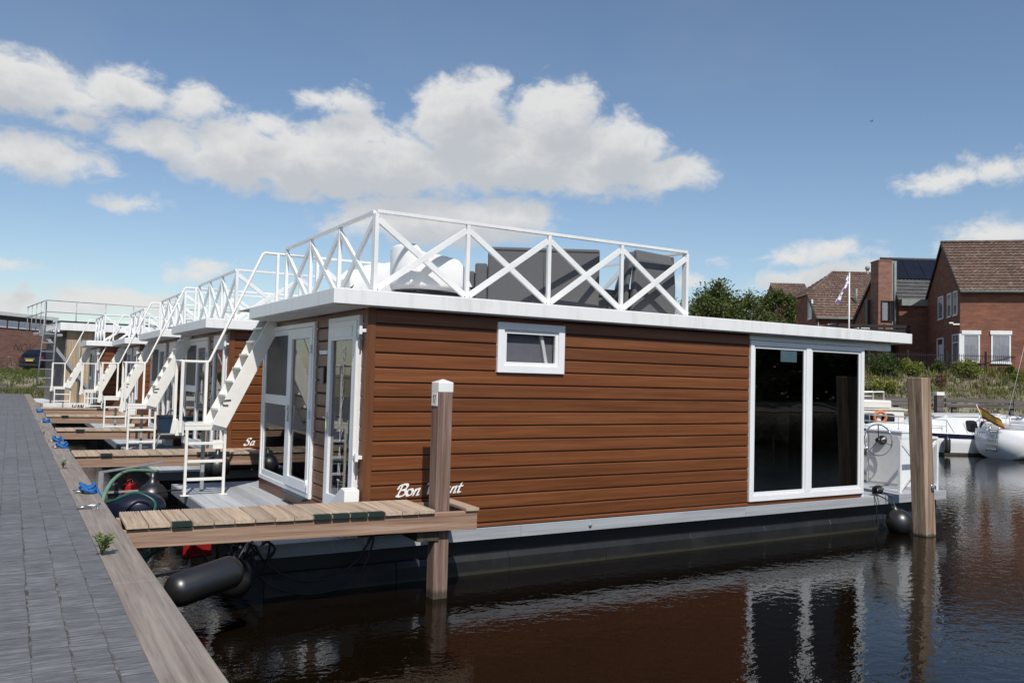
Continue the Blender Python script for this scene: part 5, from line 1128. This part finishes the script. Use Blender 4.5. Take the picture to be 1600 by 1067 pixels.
def hull(mb, L, B, fb_s, fb_b, z0=-.35, n=17, full=.9, band=None):
    """hull from stern x=0 to bow x=L; band = (from, to) fraction of the topside height that is kept"""
    secs = []
    for i in range(n):
        f = i/(n-1); x = L*f; w = B/2*(full+.1*math.sin(min(f*2.2, 1)*1.57))*(1-max(0, (f-.45)/.55)**2.3); w = max(w, .015)
        zs = fb_s+(fb_b-fb_s)*f**1.8; rake = .0+.10*L*max(0, f-.7)/.3*1.0
        lo, hi = band or (0, 1); pts = []
        for s in (-1, 1):
            col = []
            for q in ((0, .33, .66, 1) if band is None else (lo, hi)):
                zz = z0+(zs-z0)*q; ww = w*(.80+.20*q) if f > .02 else w*(.86+.14*q); xx = x+rake*(q-1)*.55
                col.append((xx, s*(ww+(.012 if band else 0)), zz))
            pts.append(col)
        secs.append([*reversed(pts[0]), *pts[1]] if band is None else pts)
    if band is None: mb.loft(secs, closed=True)
    else:
        mb.loft([p[0] for p in secs], caps=False); mb.loft([p[1] for p in secs], caps=False)
def cruiser(label, loc, rz, L=7.6, B=2.8, white='gel', stripe=True, cabin=(.0, .58, .62), fly=False, group=None, win=2, bowrail=True, fender=True, zc=1.62, name='motor_cruiser', win0=.55, winp=.80, winw=.62):
    t = thing(name, label, 'motor boat', loc, rz, group); fb_s, fb_b = .86, 1.12
    b = MB(); hull(b, L, B, fb_s, fb_b); b.build('hull', M[white], t, org=(0, 0, 0))
    b = MB(); hull(b, L, B, fb_s, fb_b, band=(.0, .36)); b.build('boot_top', M['antifoul'], t, org=(0, 0, 0), fixn=False)
    if stripe: b = MB(); hull(b, L, B, fb_s, fb_b, band=(.84, .985)); b.build('stripe', M['navy_paint'], t, org=(0, 0, 0), fixn=False)
    x0, x1 = cabin[0]*L, cabin[1]*L; w = B*.39; zt = fb_s+.0; b = MB()
    b.loft([[(x0+.1, -w, .75), (x0+.1, w, .75), (x0+.1, w*.9, zc), (x0+.1, -w*.9, zc)], [(x1-.9, -w, .75), (x1-.9, w, .75), (x1-.9, w*.9, zc+.02), (x1-.9, -w*.9, zc+.02)], [(x1+.15, -w*.92, .75), (x1+.15, w*.92, .75), (x1-.35, w*.8, zc-.05), (x1-.35, -w*.8, zc-.05)]], closed=True, smooth=False)
    cb = b.build('cabin', M[white], t, .04, org=(0, 0, 0))
    b = MB(); b.loft([[(x0-.05, -w*.97, zc+.01), (x0-.05, 0, zc+.07), (x0-.05, w*.97, zc+.01), (x0-.05, w*.97, zc+.05), (x0-.05, 0, zc+.12), (x0-.05, -w*.97, zc+.05)], [(x1-.3, -w*.92, zc-.02), (x1-.3, 0, zc+.04), (x1-.3, w*.92, zc-.02), (x1-.3, w*.92, zc+.02), (x1-.3, 0, zc+.09), (x1-.3, -w*.92, zc+.02)]], closed=True, smooth=False); b.build('cabin_roof', M[white], t, org=(0, 0, 0))
    for sgn in (-1, 1):
        for k in range(win):
            wl_ = winw; xa = x0+win0+k*winp; b = MB(); zb_, zt_ = fb_s+.10, zc-.16; poly = []
            for i in range(20):
                a = 2*math.pi*i/20; cx_, cz_ = math.cos(a), math.sin(a); poly.append((xa+wl_/2+wl_/2*math.copysign(abs(cx_)**.5, cx_)+(.05*(cz_) if k else -.05*cz_), (zb_+zt_)/2+(zt_-zb_)/2*math.copysign(abs(cz_)**.5, cz_)))
            yy = lambda z: sgn*(w-(z-.75)/(zc-.75)*w*.1+.012)
            b.add([(x, yy(z), z) for x, z in poly], [tuple(range(20))]); b.add([(x, yy(z)-sgn*.03, z) for x, z in poly], [tuple(range(20))]); b.build('cabin_window', M['window_black'], cb, org=(0, 0, 0), fixn=False)
    b = MB(); b.loft([[(x1+.0, -w*.95, fb_s+.02), (x1+.0, w*.95, fb_s+.02), (x1+.0, w*.8, 1.28), (x1+.0, -w*.8, 1.28)], [(x1+1.6, -w*.7, fb_s+.08), (x1+1.6, w*.7, fb_s+.08), (x1+1.5, w*.55, 1.22), (x1+1.5, -w*.55, 1.22)], [(x1+2.2, -w*.35, fb_s+.12), (x1+2.2, w*.35, fb_s+.12), (x1+2.15, w*.3, 1.12), (x1+2.15, -w*.3, 1.12)]], closed=True, smooth=False); b.build('foredeck', M[white], t, .04, org=(0, 0, 0))
    b = MB()
    if bowrail:
        for sgn in (-1, 1):
            pts = [(L*f, sgn*(B/2*(1-max(0, (f-.45)/.55)**2.3)-.04), fb_s+(fb_b-fb_s)*f**1.8+.55) for f in (.42, .55, .68, .8, .9, .97)]
            b.tube([(pts[0][0]-.35, pts[0][1], pts[0][2]-.55)]+pts, .016, 6); b.tube([(p[0], p[1], p[2]-.27) for p in pts], .012, 6)
            for p in pts[::2]: b.tube([p, (p[0], p[1], p[2]-.56)], .014, 6)
        b.tube([(L*.97, -.12, fb_b+.55), (L*1.0, 0, fb_b+.55), (L*.97, .12, fb_b+.55)], .016, 6); b.build('bow_rail', M['grey_steel'], t, org=(0, 0, 0))
    if fender:
        b = MB(); xf = L*.43; b.lathe((xf, B/2+.14, .10), [(.0, 0), (.10, .02), (.13, .1), (.13, .55), (.10, .63), (.03, .66), (.02, .74)], 16); b.build('side_fender', M['rubber'], t, org=(0, 0, 0))
    if fly:
        b = MB(); b.box(x0+.6, x1-.6, -w*.75, w*.75, zc+.08, zc+.45); b.build('fly_deck', M[white], t, .06, org=(0, 0, 0)); b = MB()
        for y in (-w*.6, w*.6): b.tube([(x0+.9, y, zc+.4), (x0+.9, y, zc+.85), (x0+2.1, y, zc+.80), (x0+2.1, y, zc+.4)], .03, 8)
        b.tube([(x0+.9, -w*.6, zc+.85), (x0+.9, w*.6, zc+.85)], .03, 8); b.tube([(x0+2.1, -w*.6, zc+.8), (x0+2.1, w*.6, zc+.8)], .03, 8); b.tube([(x0+.9, -w*.6, zc+.62), (x0+2.1, -w*.6, zc+.6)], .02, 8); b.tube([(x0+1.5, -w*.6, zc+.4), (x0+1.5, -w*.6, zc+.82)], .02, 8); b.build('fly_rail', M['gel'], t, org=(0, 0, 0))
    return t
LEFT = HEAD+math.pi
cr1 = cruiser('white motor cruiser with a navy blue stripe, behind the tan pile', SD(pxs(1560, 36.6), 36.6, WZ), LEFT+R_(5), 7.7, cabin=(.0, .50, .6), win0=1.02, winp=.62, winw=.52)
b = MB(); b.loft([[(3.3, -1.12, .86), (3.3, 1.12, .86), (2.95, 1.04, 1.66), (2.95, -1.04, 1.66)], [(4.25, -.98, .88), (4.25, .98, .88), (3.5, .86, 1.62), (3.5, -.86, 1.62)]], closed=True, smooth=False); b.build('canvas_cover', M['tarp'], cr1, .04, org=(0, 0, 0))
cr2 = cruiser('cream flybridge cruiser with an orange lifebuoy, behind the houseboat helm box', SD(pxs(1438, 40.2), 40.2, WZ), LEFT-R_(4), 8.6, 3.0, 'gel_cream', False, (.12, .62, .6), True, fender=False, zc=1.70, win=3)
b = MB(); ring = [(2.3+.26*math.cos(a*.3927), 1.26, 1.36+.26*math.sin(a*.3927)) for a in range(17)]; b.tube(ring, .075, 8, caps=False); b.build('lifebuoy', M['orange'], cr2, org=(0, 0, 0))
cr3 = cruiser('small white cabin boat glimpsed between the navy striped cruiser and the sailing boat stern', SD(pxs(1592, 39.6), 39.6, WZ), LEFT+R_(2), 6.6, 2.5, 'gel', True, (.05, .6, .6), False, win=3, fender=False, bowrail=False, zc=1.48)
# sailing boat, stern towards us
sb = thing('sailing_boat', 'white sailing boat seen from its stern, with a boarding ladder on the transom', 'sailing boat', SD(pxs(1568, 34.0), 34.0, WZ), HEAD+R_(31))
b = MB(); secs = []; Ls = 8.8
for i in range(18):
    f = i/17; x = Ls*f; w = 1.36*(math.sin(min(.98+f*.9, 1.57)))*(1-max(0, (f-.4)/.6)**2.0); w = max(w, .02); zs = 1.16+.18*f*f; zk = -.02-.5*math.sin(min(f*1.6, 1.57)); ring = []
    for k in range(15):
        a = math.pi*k/14; cx_ = math.cos(a); sx_ = math.sin(a); ring.append((x+(.45*(zs-(zs-(zs-zk)*sx_**.8))/(zs-zk) if f < .02 else 0)*-.6, w*math.copysign(abs(cx_)**.62, cx_), zs-(zs-zk)*sx_**.8))
    secs.append(ring)
b.loft(secs, closed=True, smooth=True); b.build('hull', M['gel'], sb, org=(0, 0, 0))
b = MB(); b.loft([[(.3, -1.1, 1.16), (.3, 1.1, 1.16), (.3, .95, 1.42), (.3, -.95, 1.42)], [(3.2, -1.15, 1.18), (3.2, 1.15, 1.18), (3.0, .95, 1.5), (3.0, -.95, 1.5)], [(3.3, -.9, 1.2), (3.3, .9, 1.2), (3.3, .75, 1.95), (3.3, -.75, 1.95)], [(4.4, -.9, 1.2), (4.4, .9, 1.2), (5.0, .6, 1.62), (5.0, -.6, 1.62)]], closed=True, smooth=False); b.build('coaming', M['gel'], sb, .05, org=(0, 0, 0))
b = MB()
for y in (.12, .50): b.tube([(.05, y, 1.36), (-.06, y, 1.16), (-.10, y, 1.0), (-.30, y, .26)], .022, 8)
b.build('ladder_side', M['steel'], sb, org=(0, 0, 0)); 
for k in range(5): b = MB(); z = .36+k*.19; x = -.30+.2*(z-.26)/.74; b.box(x-.07, x+.02, .12, .50, z-.02, z+.03); b.build('ladder_step', M['grey_steel'], sb, org=(0, 0, 0))
b = MB()
for sgn in (-1, 1):
    b.tube([(.15, sgn*.2, 1.75), (.15, sgn*1.05, 1.75), (1.3, sgn*1.25, 1.75)], .016, 6); b.tube([(.15, sgn*.2, 1.45), (.15, sgn*1.05, 1.45), (1.3, sgn*1.25, 1.45)], .013, 6)
    for (x, y) in ((.15, .2), (.15, 1.05), (1.3, 1.25)): b.tube([(x, sgn*y, 1.1), (x, sgn*y, 1.76)], .016, 6)
b.build('pushpit_rail', M['steel'], sb, org=(0, 0, 0))
b = MB(); b.tube([(4.6, 0, 1.2), (4.6, 0, 11.5)], [.07, .05], 10); b.build('mast', M['steel'], sb, org=(0, 0, 0))
b = MB(); b.tube([(1.35, -.25, 2.95), (4.55, 0, 2.62)], .075, 10); b.build('boom', M['gel'], sb, org=(0, 0, 0))
b = MB(); b.tube([(1.4, -.25, 2.92), (.3, -.9, 1.5)], .016, 6); b.tube([(1.55, -.22, 2.9), (1.5, -.1, 1.2)], .022, 6); b.tube([(.1, 0, 1.16), (4.6, 0, 11.4)], .009, 5); b.build('backstay', M['gel'], sb, org=(0, 0, 0))
b = MB(); b.tube([(.05, .62, 1.1), (-.25, .95, 2.15)], .018, 6); b.build('flag_staff', M['gel'], sb, org=(0, 0, 0))
def cloth(name, mat, z0, z1):
    b = MB(); vs = []; n = 10
    for i in range(n+1):
        f = i/n; p = Vector((-.24, .93, 2.1))+Vector((.05, -.95, -.42))*f+Vector((.05*math.sin(f*7), 0, -.22*math.sin(f*3.14)*0-.10*f)); dn = Vector((.13, -.14, -.52))*(1-.25*f)
        vs += [p+dn*z0, p+dn*z1]
    b.add([tuple(v) for v in vs], [(2*i, 2*i+2, 2*i+3, 2*i+1) for i in range(n)], True); return b.build(name, M[mat], sb, org=(0, 0, 0), fixn=False)
cloth('flag', 'flag_red', 0, .2); cloth('flag', 'flag_yellow', .2, .75); cloth('flag', 'flag_red', .75, 1.0)
nm = lettering('ITTI', .16, .03, lambda x, y, l: (-.12-l, 1.0-x, .88+y*.9), .25); nm.build('boat_lettering', M['navy_paint'], sb, fixn=False, org=(0, 0, 0))

# ------------------------------------------------------------------ tan timber houseboat at the end of the row
M['alu'] = noisy('grey_tube', (.30, .31, .32), (.42, .43, .44), 6, .4, metal=.3)
hb6 = thing('timber_houseboat', 'tall tan timber houseboat with grey tube railings at the far end of the row', 'houseboat', (2.25, 46, WZ), R_(6))
b = MB(); b.box(-.8, 13, -.4, 6.4, -.4, .62); b.build('float', M['dark'], hb6, org=(0, 0, 0)); b = MB(); b.box(-.9, 13.1, -.45, 6.45, .63, .98); b.build('deck', M['white'], hb6, .02, org=(0, 0, 0))
b = MB(); x = .05
while x < 12: b.box(x, x+.285, .0, .03, .985, 4.50); x += .29
b.build('side_wall', M['tan_boards'], hb6, org=(0, 0, 0)); b = MB(); b.box(.0, .045, -.01, 6, .985, 4.5); b.build('front_wall', M['grey_timber'], hb6, org=(0, 0, 0))
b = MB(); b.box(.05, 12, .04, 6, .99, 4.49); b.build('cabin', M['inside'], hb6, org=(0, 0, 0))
b = MB(); b.box(-.32, 12.6, -.35, 6.4, 4.505, 4.90); b.box(-.62, -.33, -.30, 6.3, 4.40, 4.52); rf = b.build('roof', M['roof_white'], hb6, .01, org=(0, 0, 0)); MB().box(-.34, 12.62, -.37, 6.42, 4.901, 4.96).build('roof_edge', M['dark'], rf, org=(0, 0, 0))
b = MB(); b.tube([(.62, -.08, 1.0), (.62, -.08, 4.5)], .05, 8); b.build('drain_pipe', M['zinc'], hb6, org=(0, 0, 0))
b = MB(); b.bar((-.95, -.25, 4.25), (1.5, -.25, 1.1), .05, .14); b.build('brace', M['grey_steel'], hb6, org=(0, 0, 0))
b = MB()
for z in (5.35, 5.9): b.tube([(-.95, -.3, z), (12.5, -.3, z)], .024, 6); b.tube([(-.95, -.3, z), (-.95, 6.3, z)], .024, 6)
ra = b.build('roof_railing', M['alu'], hb6, org=(0, 0, 0))
for k in range(11): b = MB(); x = -.95+k*1.3; b.tube([(x, -.3, 4.5 if k else 4.2), (x, -.3, 5.9)], .024, 6); b.build('post', M['alu'], ra, org=(0, 0, 0))
for k in range(4): b = MB(); y = 1.3+k*1.6; b.tube([(-.95, y, 4.5), (-.95, y, 5.9)], .024, 6); b.build('post', M['alu'], ra, org=(0, 0, 0))
b = MB(); b.box(-.98, -.2, -.3, 1.2, 4.2, 4.32); b.box(-.98, -.94, -.32, 1.1, 4.33, 4.75); b.build('landing', M['alu'], hb6, org=(0, 0, 0))
b = MB(); b.tube([(-1.0, -.4, 5.9), (-1.02, -.4, 4.5), (-1.22, -.4, 1.5)], .032, 8); b.tube([(-.5, -.4, 4.9), (-.52, -.4, 4.2), (-.60, -.4, .70)], .042, 8); la = b.build('ladder', M['alu'], hb6, org=(0, 0, 0))
for k in range(8): b = MB(); z = 1.75+k*.42; f = (z-1.5)/3; b.box(-1.2+.18*f, -.55, -.46, -.30, z, z+.035); b.build('ladder_rung', M['alu'], la, org=(0, 0, 0))
lettering('WAN', .22, .05, lambda x, y, l: (.35+x, -.455-l, .70+y), 0).build('name_lettering', M['black_ink'], hb6, fixn=False, org=(0, 0, 0))

# ------------------------------------------------------------------ far end of the quay: hall, car, bicycle, bin, steps
hall = thing('brick_hall', 'long low brick hall with a white roof edge and graffiti at far left', 'building', SD(-42.55, 77.0, 1.25), HEAD+math.pi/2-R_(9))
b = MB(); b.box(-13, 0, 0, 16, -1, 4.6); b.build('wall', M['brick_pale'], hall, org=(0, 0, 0)); b = MB(); b.box(-13, .35, -.35, 16, 4.62, 4.95); b.build('roof_edge', M['white'], hall, .02, org=(0, 0, 0)); b = MB(); b.box(-13, .0, -.03, -.003, 4.25, 4.61); b.build('fascia_band', M['black_wood'], hall, org=(0, 0, 0)); b = MB(); b.box(-13, .05, -.02, -.004, 3.52, 3.60); b.build('sill_band', M['black_wood'], hall, org=(0, 0, 0))
for k in range(9):
    x0 = -1.5-k*1.32; o = MB(); frame_y(o, -.05, .06, x0, x0+1.1, 3.61, 4.24, .10); o = o.build('window', M['white'], hall, org=(0, 0, 0)); MB().box(x0+.1, x0+1.0, -.03, -.02, 3.71, 4.14).build('pane', M['curtain'], o, org=(0, 0, 0))
b = MB(); b.tube([(-.25, -.12, 4.3), (-.25, -.12, -.3)], .09, 10); b.build('drain_pipe', M['red'], hall, org=(0, 0, 0))
b = MB(); b.box(.02, 3.6, 1.0, 4, -1, 3.4); b.build('annex', M['white'], hall, org=(0, 0, 0)); b = MB(); b.box(.02, 3.9, .7, 4, 3.41, 3.7); b.build('annex_roof', M['white'], hall, org=(0, 0, 0))
gr = lettering('NOV', .75, .085, lambda x, y, l: (-4.7+1.5*x, -.006-l, 1.7+y*.85), .1, 40); gr.build('graffiti', M['spray'], hall, fixn=False, org=(0, 0, 0))
# car
M['car_paint'] = noisy('dark_blue_car_paint', (.006, .008, .016), (.010, .012, .022), 2, .18)
M['tail_red'] = noisy('red_lamp_glass', (.18, .008, .01), (.26, .012, .014), 4, .2)
M['plate'] = noisy('yellow_plate', (.55, .36, .05), (.62, .42, .07), 4, .5)
car = thing('parked_car', 'dark blue hatchback parked on the road with its back and yellow plate towards the quay', 'car', SD(-31.7, 54.9, land_z(-32, 55)+.05), HEAD+math.pi/2-R_(9))
def car_sec(x, w, zb, zm, zt, wt):                                     # x forward; the ring of a cross-section
    return [(x, -w*.9, zb), (x, -w, zb+.14), (x, -w, zm-.06), (x, -w*.96, zm), (x, -wt, zt-.05), (x, -wt*.86, zt), (x, wt*.86, zt), (x, wt, zt-.05), (x, w*.96, zm), (x, w, zm-.06), (x, w, zb+.14), (x, w*.9, zb)]
b = MB(); b.loft([car_sec(-.02, .74, .36, .90, .95, .70), car_sec(.03, .86, .30, .98, 1.02, .78), car_sec(.25, .89, .26, 1.0, 1.36, .66), car_sec(.55, .90, .25, .98, 1.50, .63), car_sec(1.4, .91, .22, .96, 1.54, .63), car_sec(2.2, .91, .22, .95, 1.50, .62), car_sec(2.9, .91, .22, .97, 1.12, .72), car_sec(3.2, .90, .22, .96, .99, .80), car_sec(4.0, .86, .26, .82, .86, .74), car_sec(4.3, .72, .34, .66, .70, .60)], closed=True); b.build('body', M['car_paint'], car, org=(0, 0, 0))
b = MB(); b.add([(.068, -.66, 1.06), (.068, .66, 1.06), (.40, .54, 1.45), (.40, -.54, 1.45)], [(0, 1, 2, 3)]); b.v = [(x-.03, y, z+.012) for x, y, z in b.v]; b.build('rear_window', M['window_black'], car, org=(0, 0, 0), fixn=False)
for s in (-1, 1):
    b = MB(); b.add([(.62, s*.86, 1.03), (2.7, s*.88, 1.03), (2.15, s*.70, 1.44), (.85, s*.70, 1.44)], [(0, 1, 2, 3)]); b.build('side_window', M['window_black'], car, org=(0, 0, 0), fixn=False)
    b = MB(); b.box(-.01, .17, s*.62, s*.895, .84, 1.02); b.build('tail_lamp', M['tail_red'], car, .02, org=(0, 0, 0))
    for x in (.75, 3.4):
        b = MB(); b.lathe((x, s*.70, .31), [(.2, 0), (.30, .0), (.315, .03), (.315, .17), (.30, .2), (.2, .2)], 24, (0, s, 0)); w_ = b.build('wheel', M['rubber'], car, org=(0, 0, 0)); b = MB(); b.lathe((x, s*.88, .31), [(.0, .0), (.2, .0), (.2, .025), (.05, .01), (0, .012)], 16, (0, s, 0)); b.build('rim', M['steel'], w_, org=(0, 0, 0))
    b = MB(); b.box(2.55, 2.72, s*.92, s*1.08, 1.0, 1.13); b.build('door_mirror', M['car_paint'], car, .03, org=(0, 0, 0))
b = MB(); b.box(-.075, -.02, -.27, .27, .70, .82); b.build('number_plate', M['plate'], car, org=(0, 0, 0)); b = MB(); b.box(-.10, .06, -.78, .78, .36, .56); b.build('bumper', M['rubber'], car, .04, org=(0, 0, 0)); b = MB(); b.box(-.05, -.02, -.38, .38, .855, .885); b.build('chrome_strip', M['chrome'], car, org=(0, 0, 0))
car2 = dup(car); car2.location = SD(-28.9, 58.6, land_z(-29, 58)+.05); car2['label'] = 'second parked car mostly hidden behind the ladder of the tan timber houseboat'
for ch in car2.children:
    pass
# bicycle leaning by the hall
def bicycle(label, loc, rz):
    t = thing('bicycle', label, 'bicycle', loc, rz, 'bicycles parked by the brick hall')
    for x in (-.52, .52):
        b = MB(); b.tube([(x+.33*math.cos(a*.3927), 0, .34+.33*math.sin(a*.3927)) for a in range(17)], .02, 6, caps=False); w_ = b.build('wheel', M['rubber'], t, org=(0, 0, 0)); b = MB()
        for k in range(8): b.tube([(x, 0, .34), (x+.32*math.cos(k*.785), 0, .34+.32*math.sin(k*.785))], .004, 4)
        b.build('spokes', M['steel'], w_, org=(0, 0, 0))
    b = MB(); b.tube([(-.52, 0, .34), (-.05, 0, .30), (.42, 0, .78), (-.16, 0, .74), (-.05, 0, .30)], .018, 6); b.tube([(-.52, 0, .34), (-.16, 0, .74), (-.19, 0, .92)], .016, 6); b.tube([(.52, 0, .34), (.40, 0, .80), (.37, 0, 1.02)], .018, 6); b.build('frame', M['dark'], t, org=(0, 0, 0))
    b = MB(); b.tube([(.18, -.28, 1.04), (.37, -.24, 1.05), (.39, 0, 1.03), (.37, .24, 1.05), (.18, .28, 1.04)], .016, 6); b.build('handlebar', M['steel'], t, org=(0, 0, 0)); b = MB(); b.loft([[(-.32, -.09, .92), (-.32, .09, .92), (-.32, .09, .97), (-.32, -.09, .97)], [(-.02, -.03, .93), (-.02, .03, .93), (-.02, .03, .97), (-.02, -.03, .97)]], closed=True); b.build('saddle', M['rubber'], t, org=(0, 0, 0)); return t
bicycle('bicycle leaning near the brick hall, just left of the parked car', SD(-38.0, 62.5, land_z(-38, 62)+.02), HEAD+R_(25))
bicycle('bicycle at the left picture edge behind the dark bin', SD(-37.9, 59.9, land_z(-38, 60)+.02), HEAD+R_(15))
bn = thing('bollard', 'short dark round topped bollard on the grass bank at far left', 'bollard', SD(-34.3, 55.2, land_z(-34.3, 55)+.0)); b = MB(); b.lathe((0, 0, 0), [(.22, -.2), (.22, .72), (.26, .74), (.24, .84), (.12, .92), (0, .94)], 18); b.build('body', M['rubber'], bn, org=(0, 0, 0)); b = MB(); b.lathe((0, 0, .5), [(.225, 0), (.228, .0), (.228, .08), (.225, .08)], 18); b.build('band', M['grey_steel'], bn, org=(0, 0, 0))
stp = thing('timber_steps', 'dark timber steps going up from the far end of the quay', 'steps', (-.2, QEND+.3, 0))
for k in range(3): b = MB(); b.box(-9, .6-k*.55, k*.42, k*.42+.5, -.3, .30+k*.26); b.build('step', M['grey_timber'], stp, .01, org=(0, 0, 0))

# ------------------------------------------------------------------ birds
def bird(label, px, py, dist, s):
    d = (fw*FPX+rt*(px-800)-up*(py-533.5)).normalized(); t = thing('bird', label, 'bird', Vector((0, 0, 1.65))+d*dist, HEAD+.5, None)
    b = MB(); b.lathe((0, 0, 0), [(.0, -.5*s), (.06*s, -.38*s), (.13*s, -.1*s), (.12*s, .18*s), (.07*s, .38*s), (.0, .5*s)], 12, (1, 0, .1)); b.loft([[(-.05*s, 0, .03*s), (.2*s, 0, .03*s), (.2*s, 0, .05*s), (-.05*s, 0, .05*s)], [(-.2*s, .35*s, .28*s), (.12*s, .35*s, .28*s), (.12*s, .35*s, .30*s), (-.2*s, .35*s, .30*s)], [(-.42*s, .8*s, .22*s), (-.34*s, .8*s, .22*s), (-.34*s, .8*s, .23*s), (-.42*s, .8*s, .23*s)]], closed=True); b.loft([[(-.05*s, 0, .03*s), (.2*s, 0, .03*s), (.2*s, 0, .05*s), (-.05*s, 0, .05*s)], [(-.2*s, -.35*s, .28*s), (.12*s, -.35*s, .28*s), (.12*s, -.35*s, .30*s), (-.2*s, -.35*s, .30*s)], [(-.42*s, -.8*s, .22*s), (-.34*s, -.8*s, .22*s), (-.34*s, -.8*s, .23*s), (-.42*s, -.8*s, .23*s)]], closed=True)
    b.build('body', M['dark'], t, org=(0, 0, 0))
bird('small dark bird flying in the blue sky at upper right', 1362, 190, 55, .19)

# ------------------------------------------------------------------ wooded shore behind the photographer, seen only mirrored in the big window
b = MB(); b.add([(1.5, -400, -1.05), (900, -400, -1.05), (900, -38, -1.05), (1.5, -38, -1.05), (1.5, -400, -.2), (900, -400, -.2), (900, -42, -.2), (1.5, -42, -.2)], [(4, 5, 6, 7), (3, 2, 6, 7)]); tag(b.build('shore', soil_mat(), fixn=False), kind='structure')
r = random.Random(77); b = MB()
for i in range(9000):
    x = r.uniform(3, 130); y = -46-r.random()*12; top = 8+3.5*mnoise.noise(Vector((x*.12, 0, 3)))+2*mnoise.noise(Vector((x*.45, 5, 1)))
    p = Vector((x, y, -.3+r.random()**.8*top)); leaf(b, p, Vector((r.gauss(0, 1), r.gauss(0, 1), r.gauss(0, .6))), Vector((r.gauss(0, .4), r.gauss(0, .4), 1)).normalized(), r.uniform(1.0, 2.0), r.uniform(.5, .9))
tag(b.build('far_wood', M['leaf_bush'], fixn=False), 'dark wood on the shore behind the photographer, mirrored in the large window', 'wood', kind='stuff')
